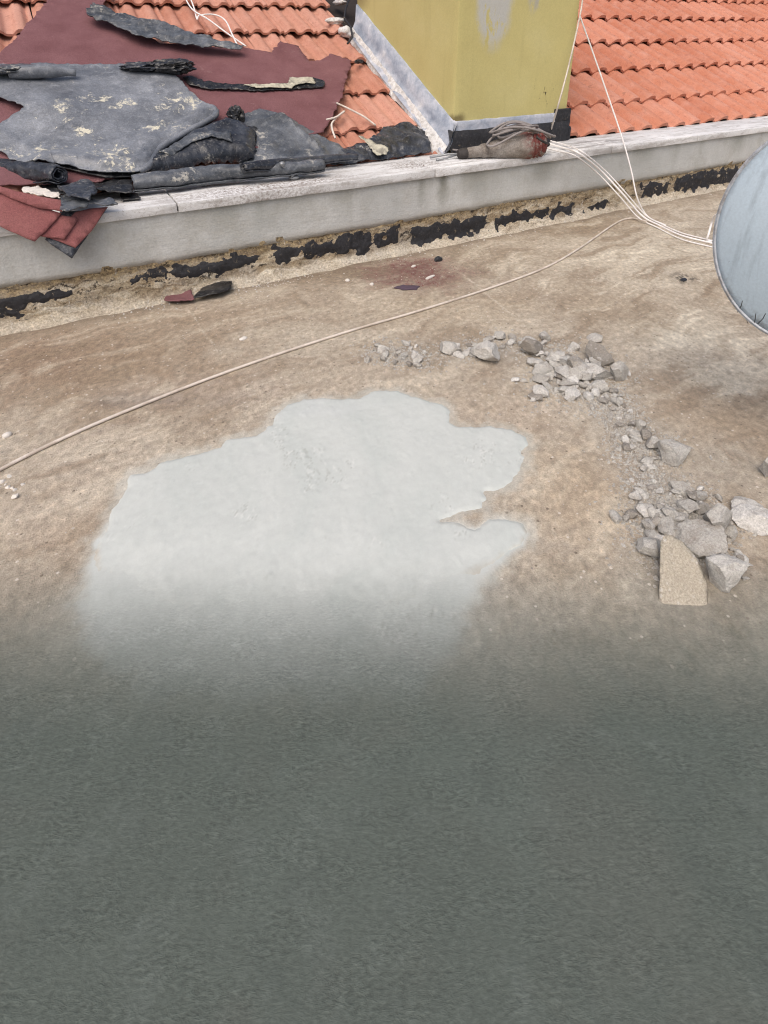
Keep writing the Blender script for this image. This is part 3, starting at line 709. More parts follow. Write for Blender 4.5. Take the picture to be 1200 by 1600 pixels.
# flashing up the left face, following the roof slope
def flashing():
    n = 60; vs = []; fs = []
    for i in range(n + 1):
        t = i / n; y = CY0 - .03 + (CY1 - CY0 + .02) * t; dz = (y - CY0) * math.tan(RP)
        zt = CZB + dz * 1.02 + .006 * fbm((y, 0, 0), 9, 2, 3); zr = .395 + dz
        w = .006 * fbm((y, 1, 0), 6, 3, 3)
        vs += [(CX0 + .008, y, zt + .004), (CX0 - .014 + w, y, zt), (CX0 - .022 + w, y, zt - .10), (CX0 - .045 + w, y, zr + .075), (CX0 - .085 + 2 * w, y, zr + .045)]
    for i in range(n):
        for j in range(4): a = i * 5 + j; fs.append((a, a + 1, a + 6, a + 5))
    fs.append((0, 4, 3, 2, 1))
    return pyd('side_flashing', vs, [q[::-1] for q in fs], MFL, chm)
flashing()
def daub_strip():
    n = 130; m = 6; vs = []; fs = []
    for i in range(n + 1):
        t = i / n; y = CY0 - .02 + (CY1 - CY0) * t; dz = (y - CY0) * math.tan(RP)
        wd = .030 + .040 * fbm((y, 0, 0), 8, 4, 4) + (.05 if .04 < t < .16 else 0)
        for j in range(m + 1):
            s = j / m; x = CX0 - .05 - wd * s
            vs.append((x, y, .395 + dz + .088 - .055 * s + .014 * fbm((x, y, 0), 26, 6, 4) - (.03 if j == m else 0)))
    for i in range(n):
        for j in range(m): a = i * (m + 1) + j; fs.append((a + 1, a, a + m + 1, a + m + 2))
    return pyd('mortar_fillet', vs, fs, MDA, chm)
daub_strip()
def lump(name, c, r, mat, parent, seed, sub=2, amp=.3):
    bm = bmesh.new(); bmesh.ops.create_icosphere(bm, subdivisions=sub, radius=1)
    for v in bm.verts:
        d = v.co.copy(); v.co = Vector(c) + Vector((d.x * r[0], d.y * r[1], d.z * r[2])) * (1 + amp * fbm(d, 1.4, seed, 3))
    return bm_obj(name, bm, mat, parent)
for k, (x, y, r) in enumerate([(541, 50, (.05, .055, .035)), (524, 33, (.075, .035, .02)), (532, 4, (.04, .08, .02))]):
    c = ROOF.at(x, y, .05); lump('mortar_daub', c, r, MDA, chm, k * 5 + 1, 3, .9)
tube('sealant_bead', [ROOF.at(x, y, .09) for x, y in ((545, 0), (540, 14), (538, 28), (548, 42), (551, 58), (543, 68))], .007, MBI, chm, 6)

# ================================================================== STRIPPED ROOFING MEMBRANE ON THE ROOF
def L_ab(px, h): return [ROOF.ab(x, y, h) for x, y in px]
def lab(o, label, cat='roofing membrane', group=None): return tag(o, label, cat, group)
def creases(seed, n, amp, pts, h):
    # sharp straight folds: each line turns the sheet a little, giving flat facets between crisp creases
    r = random.Random(seed); ab = L_ab(pts, h); cx = sum(q[0] for q in ab) / len(ab); cy = sum(q[1] for q in ab) / len(ab); rd = max(math.hypot(q[0] - cx, q[1] - cy) for q in ab); ln = []
    for _ in range(n):
        t = r.uniform(0, math.pi); ln.append((math.cos(t), math.sin(t), r.uniform(-.55, .55) * rd, r.choice((-1, 1)) * r.uniform(.5, 1.0)))
    def f(a, b):
        v = 0
        for c, s_, o_, k in ln:
            d = (a - cx) * c + (b - cy) * s_ - o_; v += k * (min(abs(d), .16) if k < 0 else -min(abs(d), .10) + .05)
        return amp * v
    return f
# A: big red-brown sheet
A_PX = [(-120, 150), (-40, 115), (10, 76), (75, 0), (120, -50), (205, -50), (160, 12), (250, 70), (375, 74), (425, 84), (438, 64), (466, 71), (482, 98), (500, 96), (517, 84), (549, 96),
        (540, 130), (533, 155), (516, 190), (505, 208), (380, 240), (150, 285), (-150, 300)]
cA = creases(5, 7, .10, A_PX, .052)
def hA(a, b, e):
    return max(-.004, .8 * cA(a, b)) + .012 * fbm((a, b, 0), 2.2, 1, 3) + .010 * ridge((a * .7, b * 1.3, 0), 2.0, 4, 2) + .025 * math.exp(-e / .05) * max(0, fbm((a, b, 0), 4, 8, 2) + .25)
lab(sheet('membrane_sheet', A_PX, ROOF, .062, hA, MR1, .005, .045, .02, .006, 3), 'large red-brown mineral membrane sheet spread over the tiles under grey sheet')
# C: big grey sheet with a folded hem
C_PX = [(-60, 96), (20, 94), (60, 92), (110, 92), (200, 97), (262, 108), (285, 125), (298, 142), (322, 160), (338, 172), (335, 182), (300, 203), (255, 226), (238, 258), (216, 270),
        (165, 271), (120, 262), (85, 256), (25, 248), (0, 232), (-60, 205), (0, 190), (40, 169), (20, 158), (0, 150), (-60, 140)]
hem = L_ab([(85, 256), (165, 271), (216, 270), (238, 258), (255, 226), (335, 182)], .10)
hemb = L_ab([(85, 256), (165, 271), (216, 270)], .10)
fold = L_ab([(0, 205), (70, 245), (110, 262)], .1); fold2 = L_ab([(165, 265), (228, 212), (300, 150)], .1)
cC = creases(12, 8, .14, C_PX, .11)
def hC(a, b, e):
    dh = polydist((a, b), hem, False); cr_ = cC(a, b)
    h = .020 * fbm((a, b, 0), 2.5, 5, 3) + .022 * ridge((a + .3 * b, b * .8, 0), 2.3, 9, 3) - .020 * sstep(.03, 0, dh) + .012 * sstep(.16, .04, polydist((a, b), hemb, False)) + .02 * sstep(.12, .05, dh)
    h += .010 * math.exp(-(polydist((a, b), fold, False) / .012) ** 2) + .014 * math.exp(-(polydist((a, b), fold2, False) / .02) ** 2)
    h += .02 * math.exp(-((a - .05) ** 2 + (b - .55) ** 2) / .02)
    return h + max(-.025, min(.04, cr_))
oC = lab(sheet('membrane_sheet', C_PX, ROOF, .11, hC, MG1, .006, .022, .015, .005, 8), 'wide slate-grey membrane sheet with cream paint flakes, folded at its edge')
# its doubled-under layer, seen as a second lip at the lower edge
C2 = [(80, 259), (120, 267), (165, 277), (222, 276), (245, 262), (262, 230), (335, 187), (300, 180), (200, 220), (90, 230)]
sheet('folded_under_layer', C2, ROOF, .088, lambda a, b, e: .010 * fbm((a, b, 0), 5, 2, 3), MBK, .006, .04, .02, .003, 9, parent=oC)
# rolled lip at its upper edge and the thick fold along its right side
tube('rolled_lip', catmull([ROOF.at(x, y, h) for x, y, h in ((14, 116, .12), (45, 112, .135), (85, 111, .135), (118, 114, .12))], 8), lambda t: .034 * (.55 + .45 * math.sin(math.pi * min(1, t * 1.1 + .05))), MG1, oC, 14, rough=.012, rs=9)
tube('folded_hem', catmull([ROOF.at(x, y, h) for x, y, h in ((218, 268, .108), (236, 256, .112), (252, 230, .112), (290, 207, .11), (332, 184, .11), (338, 173, .108))], 8), .015, MG1, oC, 10, rough=.006, rs=14)
# B: crumpled grey strip along the top
Bs = [(136, 20), (145, 9), (180, 22), (225, 34), (262, 42), (300, 56), (340, 64), (382, 74), (376, 79), (345, 78), (318, 77), (280, 72), (240, 66), (215, 62), (190, 50), (160, 36), (138, 29)]
Bm = L_ab([(140, 18), (262, 55), (380, 76)], .1)
lab(sheet('membrane_strip', Bs, ROOF, .105, lambda a, b, e: .034 * ridge((a * .6, b * 1.6 + a * .4, 0), 8, 3, 3) + .016 * fbm((a, b, 0), 12, 4, 3), MG3, .006, .016, .012, .004, 14),
    'long crumpled grey membrane strip curled along the top of the red sheet')
X1 = [(20, 250), (70, 246), (110, 254), (150, 268), (140, 284), (95, 286), (60, 276), (25, 268)]
cX1 = creases(44, 8, .35, X1, .07)
lab(sheet('membrane_sheet', X1, ROOF, .060, lambda a, b, e: max(-.02, min(.03, cX1(a, b))) + .012 * ridge((a, b, 0), 8, 6, 3), MBK, .006, .02, .015, .005, 23), 'creased black membrane piece under the near edge of the wide grey sheet')
X2 = [(340, 196), (372, 184), (402, 196), (410, 222), (400, 246), (380, 236), (388, 214), (366, 204)]
cX2 = creases(47, 6, .4, X2, .1)
lab(sheet('membrane_sheet', X2, ROOF, .085, lambda a, b, e: max(-.02, min(.03, cX2(a, b))) + .012 * ridge((a, b, 0), 8, 16, 3), MBK, .006, .016, .012, .005, 24), 'curved black membrane strip wrapping the end of the bulging folded piece')
# torn seam strip lying on the red sheet
T_PX = [(285, 122), (300, 120), (315, 126), (345, 132), (400, 134), (450, 131), (452, 123), (490, 122), (508, 128), (505, 137), (460, 141), (420, 143), (350, 141), (318, 139), (296, 134)]
oT = lab(sheet('torn_seam_strip', T_PX, ROOF, .075, lambda a, b, e: .012 * ridge((a, b, 0), 9, 6, 3), MBK, .006, .02, .012, .004, 15), 'thin torn black seam strip with cream edge lying on red sheet')
sheet('cream_edge', [(380, 134), (450, 131), (452, 123), (488, 122), (494, 130), (465, 133), (455, 139), (400, 138)], ROOF, .086, lambda a, b, e: .012 * ridge((a, b, 0), 9, 6, 3), MPV, .003, .02, .01, .003, 16, parent=oT)
# torn black lumps on the pile
def crumple(name, c, r, mat, seed, label, cat='membrane scrap', amp=.8, sub=4, rot=0, group=None):
    bm = bmesh.new(); bmesh.ops.create_icosphere(bm, subdivisions=sub, radius=1)
    Rm = Matrix.Rotation(rot, 3, 'Z')
    for v in bm.verts:
        d = v.co.copy(); k = 1 + amp * ridge(d, 1.5, seed, 4) * .8 + amp * .5 * fbm(d, 4, seed + 3, 3)
        v.co = Rm @ Vector((d.x * r[0], d.y * r[1], d.z * r[2])) * k
    zmin = min(v.co.z for v in bm.verts)
    o = bm_obj(name, bm, mat); o.location = Vector(c); smooth_angle(o, 30)
    return tag(o, label, cat, group)
crumple('membrane_scrap', ROOF.at(268, 104, .13), (.085, .05, .03), MBK, 3, 'frayed black membrane lump on upper edge of the grey sheet', rot=-.2)
crumple('membrane_scrap', ROOF.at(228, 104, .12), (.09, .04, .018), MG2, 31, 'flat dark blue membrane scrap beside the frayed black lump', rot=-.1)
crumple('membrane_scrap', ROOF.at(369, 180, .10), (.032, .03, .036), MBK, 6, 'small upright black membrane scrap beside the corner of the grey sheet')
crumple('membrane_scrap', ROOF.at(22, 108, .12), (.12, .07, .02), MG3, 12, 'pale grey crumpled membrane piece curling at edge of the grey sheet', rot=.3, amp=.4)
crumple('membrane_scrap', ROOF.at(561, 96, .05), (.03, .012, .010), MBK, 16, 'thin black membrane sliver beside the torn corner of red sheet', rot=.4)
# D: bulging folded dark piece
D_PX = [(222, 276), (240, 258), (285, 226), (330, 205), (352, 197), (378, 205), (398, 216), (399, 240), (396, 256), (360, 258), (320, 264), (280, 272), (240, 280)]
cD = creases(3, 6, .10, D_PX, .03)
def hD(a, b, e):
    return max(-.008, cD(a, b)) * min(1, e / .03) + .085 * (1 - (1 - min(1, e / .06)) ** 2) ** .5 + .022 * ridge((a, b, 0), 6, 2, 4) + .008 * fbm((a, b, 0), 16, 5, 3)
oD = lab(sheet('folded_membrane', D_PX, ROOF, .05, hD, MG2, .006, .018, .015, .003, 17), 'bulging dark blue folded membrane beneath the grey sheet edge')
sheet('overlap_flap', [(250, 262), (290, 236), (330, 228), (358, 232), (362, 244), (330, 240), (300, 246), (270, 262)], ROOF, .054, lambda a, b, e: hD(a, b, min(.075, polydist((a, b), L_ab(D_PX, .03)))) + .008, MG3, .006, .018, .015, .003, 18, parent=oD)
# I: slate sheets between the pile and the chimney
I1 = [(372, 252), (390, 228), (362, 196), (378, 178), (405, 168), (430, 174), (452, 184), (480, 197), (508, 212), (530, 222), (545, 236), (535, 248), (480, 252), (420, 260)]
fI = L_ab([(395, 196), (440, 186), (470, 210), (505, 240)], .06)
cI1 = creases(21, 8, .28, I1, .085)
lab(sheet('membrane_sheet', I1, ROOF, .085, lambda a, b, e: max(-.02, cI1(a, b)) + .028 * ridge((a, b, 0), 4, 12, 4) + .012 * fbm((a, b, 0), 8, 3, 3) + .018 * math.exp(-(polydist((a, b), fI, False) / .016) ** 2), MG3, .006, .022, .015, .004, 19),
    'creased slate membrane piece between the rolls and red sheet')
I2 = [(500, 248), (528, 232), (560, 226), (588, 212), (600, 196), (632, 192), (660, 202), (672, 222), (674, 236), (640, 242), (600, 248), (560, 253), (520, 256)]
cI2 = creases(33, 10, .40, I2, .055)
oI = lab(sheet('membrane_sheet', I2, ROOF, .055, lambda a, b, e: max(-.015, cI2(a, b)) + .036 * ridge((a, b, 0), 6, 21, 4) + .014 * fbm((a, b, 0), 9, 7, 3) + .02 * sstep(0, .05, e), MG2, .006, .02, .015, .005, 20),
    'crumpled black membrane piece below the tiles near chimney flashing')
sheet('pale_patch', [(560, 212), (576, 216), (588, 226), (606, 232), (604, 240), (590, 243), (578, 234), (570, 224)], ROOF, .083, lambda a, b, e: max(-.015, cI2(a, b)) + .036 * ridge((a, b, 0), 6, 21, 4) + .014 * fbm((a, b, 0), 9, 7, 3) + .002, MPV, .003, .02, .01, .004, 21, parent=oI)
# rolls resting on the coping's back edge
def roll(name, px, hs, rad, mat, label, seed, turns=True):
    pts = catmull([ROOF.at(x, y, h) if not isinstance(h, str) else at_z(x, y, float(h)) for (x, y), h in zip(px, hs)], 10)
    c = pts[0].copy(); L = len(pts); n = 22; TN = 58
    e = empty(name, (c.x, c.y, c.z - rad)); vs = []; fs = []
    T = (pts[-1] - pts[0]).normalized(); u = T.cross(Vector((0, 0, 1))).normalized(); w = u.cross(T) * -1
    for i, p in enumerate(pts):
        for k in range(TN):       # several turns, spiralling inwards
            a = 2 * math.pi * k / n + .7; r = rad * (1 - .66 * k / (TN - 1)) * (.78 + .22 * math.sin(i / L * 3.1 + .6)); d = u * math.cos(a) + w * math.sin(a)
            r += rad * .30 * fbm(p + d * rad, 12, seed, 3) + rad * .12 * ridge(p + d * rad, 26, seed, 2); vs.append(p + u * math.cos(a) * r + w * math.sin(a) * r * .82 + T * (.012 * fbm(d, 2, seed + 3, 2) if i in (0, L - 1) else 0))
    m = TN
    for i in range(L - 1):
        for k in range(m - 1): fs.append((i * m + k, (i + 1) * m + k, (i + 1) * m + k + 1, i * m + k + 1))
    o = pyd('rolled_layer', vs, fs, mat, e); solidify(o, .005, 0); smooth_angle(o, 45)
    tag(e, label, 'membrane roll'); return e
roll('membrane_roll', [(208, 286), (270, 280), (330, 272), (400, 267), (470, 262), (505, 258)], ['.485'] * 6, .050, MG3, 'thick dusty grey membrane roll lying along the back of coping', 5)
roll('membrane_roll', [(380, 262), (440, 256), (500, 250), (557, 245)], ['.520', '.505', '.488', '.480'], .030, MG2, 'thin dark membrane roll lying against the creased slate piece', 8)
roll('membrane_roll', [(-80, 262), (-20, 265), (40, 268), (92, 274)], ['.53'] * 4, .066, MG2, 'stubby dark blue membrane roll with tan fleck beside red offcuts', 11)
# G: jumble on the coping at the left
def plane(z): return Frame((0, 2.6, z), (1, 0, 0), (0, 1, 0))
def jumble(px, z, amp, mat, seed, label, sc=9):
    return lab(sheet('crumpled_membrane', px, plane(z), 0, lambda a, b, e: amp * (ridge((a, b, 0), sc, seed, 3) + .5 * fbm((a, b, 0), sc * 2, seed, 3)), mat, .005, .016, .012, .004, seed), label, 'membrane scrap')
jumble([(60, 292), (100, 278), (135, 272), (180, 278), (208, 284), (206, 302), (175, 304), (150, 300), (110, 308), (75, 305)], .465, .022, MBK, 41, 'crumpled black membrane wad between the thick and stubby rolls')
jumble([(90, 292), (120, 286), (148, 290), (152, 306), (140, 316), (120, 314), (100, 306)], .495, .028, MG2, 42, 'buckled dark blue membrane scrap over the red offcuts')
jumble([(92, 322), (96, 310), (118, 308), (132, 312), (150, 314), (180, 316), (184, 322), (165, 326), (140, 322), (128, 326), (104, 334), (96, 332)], .470, .018, MG3, 43, 'grey curled membrane flap lapping over red offcuts at coping edge', 11)
jumble([(35, 296), (60, 294), (92, 304), (96, 312), (60, 306), (36, 302)], .478, .016, MWS, 44, 'white torn backing film under the stubby roll', 14)
jumble([(188, 302), (215, 303), (218, 311), (190, 314)], .436, .006, MBK, 45, 'small flat black membrane chip at end of the thick roll', 14)
# H: red offcuts hanging over the parapet edge
HF = Frame((0, 2.512, .452), (1, 0, 0), (0, .50, .866))
def off(px, h, mat, seed, label, amp=.006):
    return lab(sheet('membrane_offcut', px, HF, h, lambda a, b, e: amp * fbm((a, b, 0), 5, seed, 2) + .012 * math.sin(a * 6 + seed) * .4, mat, .006, .03, .025, .0022, seed), label, 'membrane offcut')
off([(95, 330), (146, 330), (168, 324), (160, 338), (140, 364), (113, 403), (95, 392), (70, 374)], -.012, MG2, 51, 'dark blue membrane offcut showing beneath the red offcuts')
off([(118, 332), (140, 326), (168, 323), (150, 352), (118, 387), (78, 372)], -.002, MR2, 52, 'red offcut with pointed tip reaching lowest over parapet wall')
off([(88, 335), (118, 338), (122, 343), (100, 374), (62, 369)], .010, MR2, 53, 'narrow red offcut wedged between two other red offcuts')
off([(-90, 280), (0, 302), (50, 318), (96, 333), (88, 345), (55, 376), (0, 354), (-90, 320)], .022, MR2, 54, 'broad red offcut draped over the parapet edge')
off([(-90, 268), (0, 291), (50, 304), (95, 312), (97, 331), (60, 324), (30, 314), (0, 302), (-90, 280)], .036, MR2, 55, 'long narrow red offcut uppermost on the draped offcuts')
# wall-foot scraps
def gsheet(name, px, z, hf, mat, seed, label, cat='membrane scrap'):
    return tag(sheet(name, px, Frame((0, 0, 0), (1, 0, 0), (0, 1, 0)), z, hf, mat, .005, .015, .012, .003, seed), label, cat)
gsheet('membrane_scrap', [(255, 470), (275, 452), (292, 442), (300, 458), (304, 470), (280, 474)], .014, lambda a, b, e: .016 * ridge((a, b, 0), 9, 3, 3) + .35 * max(0, a - .52), MR1, 61, 'curled red-brown membrane scrap at foot of the wall')
gsheet('membrane_scrap', [(303, 470), (318, 454), (345, 444), (364, 446), (362, 456), (340, 466)], .010, lambda a, b, e: .018 * (ridge((a, b, 0), 9, 5, 3) + .6), MBK, 62, 'crumpled black membrane scrap at foot of the wall')

# ================================================================== CABLES
def cab(name, pts, r, mat, label, cat='cable', per=8):
    pts = catmull(pts, per) if per else pts
    c = pts[len(pts) // 2]; o = tube(name, pts, r, mat, None, 8)
    for v in o.data.vertices: v.co -= c
    o.location = c; return tag(o, label, cat)
g = lambda x, y, z=.006: at_z(x, y, z)
cab('floor_cable', [g(1010, 346, .02), g(985, 341), g(960, 350), g(905, 388), g(850, 419), g(760, 452), g(650, 487), g(560, 513), g(450, 548), g(330, 590), g(200, 641), g(100, 684), g(0, 734), g(-90, 790), g(-200, 850)], .0052, MCA,
    'long off-white cable running across the floor between wall and cement patch', per=14)
def bundle(k, label, dx, dy, r):
    P_ = [at_z(855 + dx, 224 + dy, COP_Z + .02), at_z(880 + dx, 231 + dy, COP_Z + .012), at_z(905 + dx, 240 + dy * .6, COP_Z + .01)]
    a = at_y(940 + dx, 268 + dy * .5, 2.45); b = at_y(972 + dx, 302 + dy * .4, 2.36)
    P_ += [a, b, g(1003 + dx, 337 + dy * .4, .03), g(1030 + dx * .5, 352 + dy * .6), g(1065, 368 + dy), g(1112, 380 + dy), g(1170, 396 + dy), g(1260, 400 + dy)]
    return cab('hanging_cable', P_, r, MCW, label, per=10)
bundle(0, 'thickest white cable of the bundle drooping from coping to dish', 0, 0, .0062)
bundle(1, 'thin white cable along the upper side of the drooping bundle', 5, -4, .0042)
bundle(2, 'thin white cable along the lower side of the drooping bundle', -6, 6, .0042)
top_tie = Vector((CX1 + .006, CY0 - .008, at_y(908, 25, CY0).z))
cab('taut_cable', [Vector((CX1 + .02, CY0 - .02, 1.92)), at_y(913, -20, CY0 - .02), at_y(905, 30, CY0 - .05), at_y(888, 105, CY0 - .09), at_y(872, 165, CY0 - .13), at_z(857, 217, COP_Z + .008)], .0052, MCA,
    'cream cable stretched down chimney corner to the power tool', per=8)
cab('taut_cable', [top_tie, at_y(925, 78, 2.78), at_y(950, 150, 2.66), at_y(972, 215, 2.53), at_y(986, 265, 2.42), at_y(996, 310, 2.34), g(1012, 338, .012), g(1040, 352, .008)], .0046, MCW,
    'white cable slanting from chimney corner over coping down to floor', per=8)
rt = lambda x, y, h=.07: ROOF.at(x, y, h)
cab('loose_wire', [rt(285, -12), rt(300, 14, .09), rt(325, 30, .10), rt(355, 52, .085), rt(384, 72, .10)], .005, MCW, 'straight white wire lying on tiles above the red sheet', per=8)
cab('loose_wire', [rt(294, -12), rt(303, 12, .075), rt(308, 30, .08), rt(312, 24, .09), rt(335, 23, .10), rt(352, 32, .10), rt(362, 52, .10), rt(372, 73, .11)], .005, MCW, 'looped white wire lying on tiles above the red sheet', per=8)
cab('loose_wire', [rt(526, 161, .085), rt(545, 170, .09), rt(568, 182, .08), rt(587, 196, .07)], .006, MCA, 'straight cream wire on the tiles under torn corner of red sheet', per=6)
cab('loose_wire', [rt(510, 187, .075), rt(525, 183, .08), rt(538, 174, .085), rt(530, 180, .07), rt(519, 192, .065), rt(519, 202, .065), rt(524, 216, .06)], .006, MCA, 'bent cream wire on the tiles under torn corner of red sheet', per=6)
# small stick on the coping
st = empty('metal_clamp', at_z(456, 276, COP_Z)); tag(st, 'small dusty metal clamp leaning on the thick roll over the coping', 'clamp')
tube('shank', [at_z(440, 256, .520), at_z(450, 266, .48), at_z(458, 276, .45)], .009, MGA, st, 8, rough=.002, rs=60)
lump('foot', at_z(460, 277, COP_Z + .012), (.028, .022, .012), MGA, st, 3)
lump('head', at_z(441, 256, .520), (.014, .014, .012), MGA, st, 5)

# ================================================================== POWER TOOL ON THE COPING
tl = empty('power_tool', at_z(790, 245, COP_Z)); tag(tl, 'dusty barrel shaped power tool with cord wound round it on coping', 'power tool')
ta = at_z(846, 224, COP_Z + .070); tb = at_z(722, 240, COP_Z + .03)
ax = (tb - ta); TL = ax.length; ax.normalize(); tu = ax.cross(Vector((0, 0, 1))).normalized(); tv = tu.cross(ax)
def lathe(name, prof, mat, ny=.9, rough=.0, flute=0):
    n = 28; vs = []; fs = []
    for (s, r) in prof:
        for k in range(n):
            a = 2 * math.pi * k / n; d = tu * math.cos(a) + tv * math.sin(a) * ny; rr = r * (1 + (flute * (1 if k % 2 else -1))); p = ta + ax * (s * TL) + d * rr
            if rough: p += d * rough * fbm(p, 30, 4, 3)
            vs.append(p)
    for i in range(len(prof) - 1):
        for k in range(n): k2 = (k + 1) % n; fs.append((i * n + k, i * n + k2, (i + 1) * n + k2, (i + 1) * n + k))
    fs.append(tuple(range(n))[::-1]); m = (len(prof) - 1) * n; fs.append(tuple(range(m, m + n)))
    o = pyd(name, vs, fs, mat, tl); bmx = bmesh.new(); bmx.from_mesh(o.data); bmesh.ops.recalc_face_normals(bmx, faces=bmx.faces[:]); bmx.to_mesh(o.data); bmx.free()
    smooth_angle(o, 40); return o
lathe('motor_housing', [(.20, .086), (.26, .086), (.36, .081), (.46, .072), (.56, .061), (.64, .050), (.70, .044)], MTO, rough=.006)
lathe('vented_end', [(-.02, .058), (0, .074), (.03, .083), (.06, .076), (.08, .086), (.10, .078), (.13, .087), (.15, .080), (.18, .088), (.22, .085)], MTO, rough=.003, flute=.02)
lathe('neck', [(.68, .040), (.71, .046), (.75, .044), (.78, .036), (.90, .033), (.95, .030)], MTO, rough=.003)
lathe('chuck', [(.93, .026), (.95, .034), (1.02, .032), (1.05, .026), (1.06, .012)], MRUB, rough=.002)
tube('prong', [ta + ax * TL * 1.04, at_z(700, 241, COP_Z + .022), at_z(672, 246, COP_Z + .012)], .007, MGA, tl, 6)
tube('prong', [ta + ax * TL * 1.04, at_z(700, 246, COP_Z + .012), at_z(682, 250, COP_Z + .008)], .006, MGA, tl, 6)
rc = random.Random(4)
for k in range(5):
    pts = []; ca = rc.uniform(-.30, .30); ry = rc.uniform(.05, .10); rx = rc.uniform(.13, .20); o1 = rc.uniform(-.03, .03); hz = .092 + .010 * k
    c0 = ta + ax * TL * .30
    for i in range(49):
        a = 2 * math.pi * i / 48; lx = rx * math.cos(a) + o1; ly = ry * math.sin(a)
        p = c0 + ax * (lx * math.cos(ca) - ly * math.sin(ca)) + tu * (lx * math.sin(ca) + ly * math.cos(ca))
        p.z = ta.z + hz - .055 * (lx / .16) ** 2 - .25 * abs(ly) + .006 * math.sin(3 * a + k)
        pts.append(p)
    tube('cord_loop', pts, .0066, MGC, tl, 8, caps=False)
tube('cord_tail', catmull([at_z(838, 214, COP_Z + .13), at_z(850, 222, COP_Z + .10), at_z(858, 226, COP_Z + .05), at_z(846, 232, COP_Z + .03)], 6), .0068, MRUB, tl, 8)
tube('cord_tail', catmull([at_z(722, 236, COP_Z + .03), at_z(700, 233, COP_Z + .02), at_z(676, 232, COP_Z + .02)], 6), .006, MGC, tl, 8)

# ================================================================== SATELLITE DISH
DP = Vector(CO + ray(1300, 366) * 1.41); DR = .2775
dn = (Vector((0, 0, HC)) - DP).normalized(); dn = (dn + Vector((-.10, 0, -.10))).normalized()      # the convex back looks this way
du = dn.cross(Vector((0, 0, 1))).normalized(); dv = du.cross(dn) * -1
if dv.z < 0: dv = -dv
dish = empty('satellite_dish', (DP.x, DP.y, 0)); tag(dish, 'blue-grey satellite dish on a mast beside the parapet', 'satellite dish')
def dishpt(r, a, off=0.0): return DP + (du * math.cos(a) * .90 + dv * math.sin(a) * 1.04) * (r * DR) + dn * (.062 * (1 - r * r) + off)
vs = [dishpt(0, 0)]; fs = []; NR, NA = 16, 72
for i in range(1, NR + 1):
    for k in range(NA): vs.append(dishpt(i / NR, 2 * math.pi * k / NA))
for k in range(NA): fs.append((0, 1 + k, 1 + (k + 1) % NA))
for i in range(NR - 1):
    for k in range(NA): a = 1 + i * NA + k; b = 1 + i * NA + (k + 1) % NA; fs.append((a, a + NA, b + NA, b))
o = pyd('reflector', vs, fs, MDI, dish); bmx = bmesh.new(); bmx.from_mesh(o.data); bmesh.ops.recalc_face_normals(bmx, faces=bmx.faces[:])
if bmx.faces[0].normal.dot(dn) < 0: bmesh.ops.reverse_faces(bmx, faces=bmx.faces[:])
bmx.to_mesh(o.data); bmx.free(); solidify(o, .002); REFL = o
vs = []; fs = []; prof = [(.985, .002), (1.0, .004), (1.022, -.001), (1.024, -.012), (1.0, -.014), (.985, -.004)]
for k in range(NA):
    a = 2 * math.pi * k / NA
    for r, z in prof: vs.append(dishpt(1, a) + (du * math.cos(a) * .9 + dv * math.sin(a)) * ((r - 1) * DR) + dn * (z + .001 * nz((math.cos(a) * 9, math.sin(a) * 9, 0), 1, 2)))
m = len(prof)
for k in range(NA):
    for j in range(m): fs.append((k * m + j, ((k + 1) % NA) * m + j, ((k + 1) % NA) * m + (j + 1) % m, k * m + (j + 1) % m))
o = pyd('rim', vs, fs, MRIM, dish); smooth_angle(o, 40)
# scuffs in the paint near the lower rim (modelled as thin raised flakes)
for k, q in enumerate([[(1152, 488), (1158, 478), (1160, 470)], [(1156, 484), (1148, 480)], [(1178, 508), (1180, 498), (1181, 490)], [(1184, 506), (1192, 498), (1196, 490)], [(1168, 505), (1166, 496)]]):
    pts = []
    for x, y in q:
        d = Vector(ray(x, y)); c = Vector(CO); t = (DP - c).dot(dn) / d.dot(dn); p = c + d * t
        for _ in range(6):
            l = p - DP; rr = math.hypot(l.dot(du) / .9, l.dot(dv) / 1.04) / DR; hh = .062 * (1 - rr * rr) + .0006; t = (DP + dn * hh - c).dot(dn) / d.dot(dn); p = c + d * t
        pts.append(p)
    tube('paint_scuff', pts, .0009, MRUB, REFL, 5)
camr = Vector((math.cos(YAW), -math.sin(YAW), 0)); mast = DP + camr * .42 + dn * .08
tube('mast', [(mast.x, mast.y, 0), (mast.x, mast.y, DP.z + .08)], .021, MGA, dish, 16)
bm = bmesh.new(); box(bm, mast.x - .10, mast.x + .10, mast.y - .10, mast.y + .10, 0.0, .008, .002); bm_obj('base_plate', bm, MGA, dish, False)
tube('back_bracket', [mast, DP + camr * .12 + dn * .09, DP + dn * .085, DP + dn * .055], .02, MGA, dish, 12)
arm0 = dishpt(1.0, -math.pi / 2); armE = DP - dn * .30 - dv * .16
tube('feed_arm', [arm0, arm0 - dn * .03 - dv * .02, armE], .011, MGA, dish, 8)
tube('receiver', [armE + dv * .02, armE + dv * .02 + (DP - armE).normalized() * .09], .028, MWS, dish, 14)
cab('cable_tail', [g(1112, 377, .01), g(1104, 376, .012), at_z(1107, 366, .05), at_z(1112, 348, .10), at_z(1118, 336, .16), at_z(1140, 330, .20)], .006, MCW, 'short white cable bending up behind the satellite dish rim', per=6)

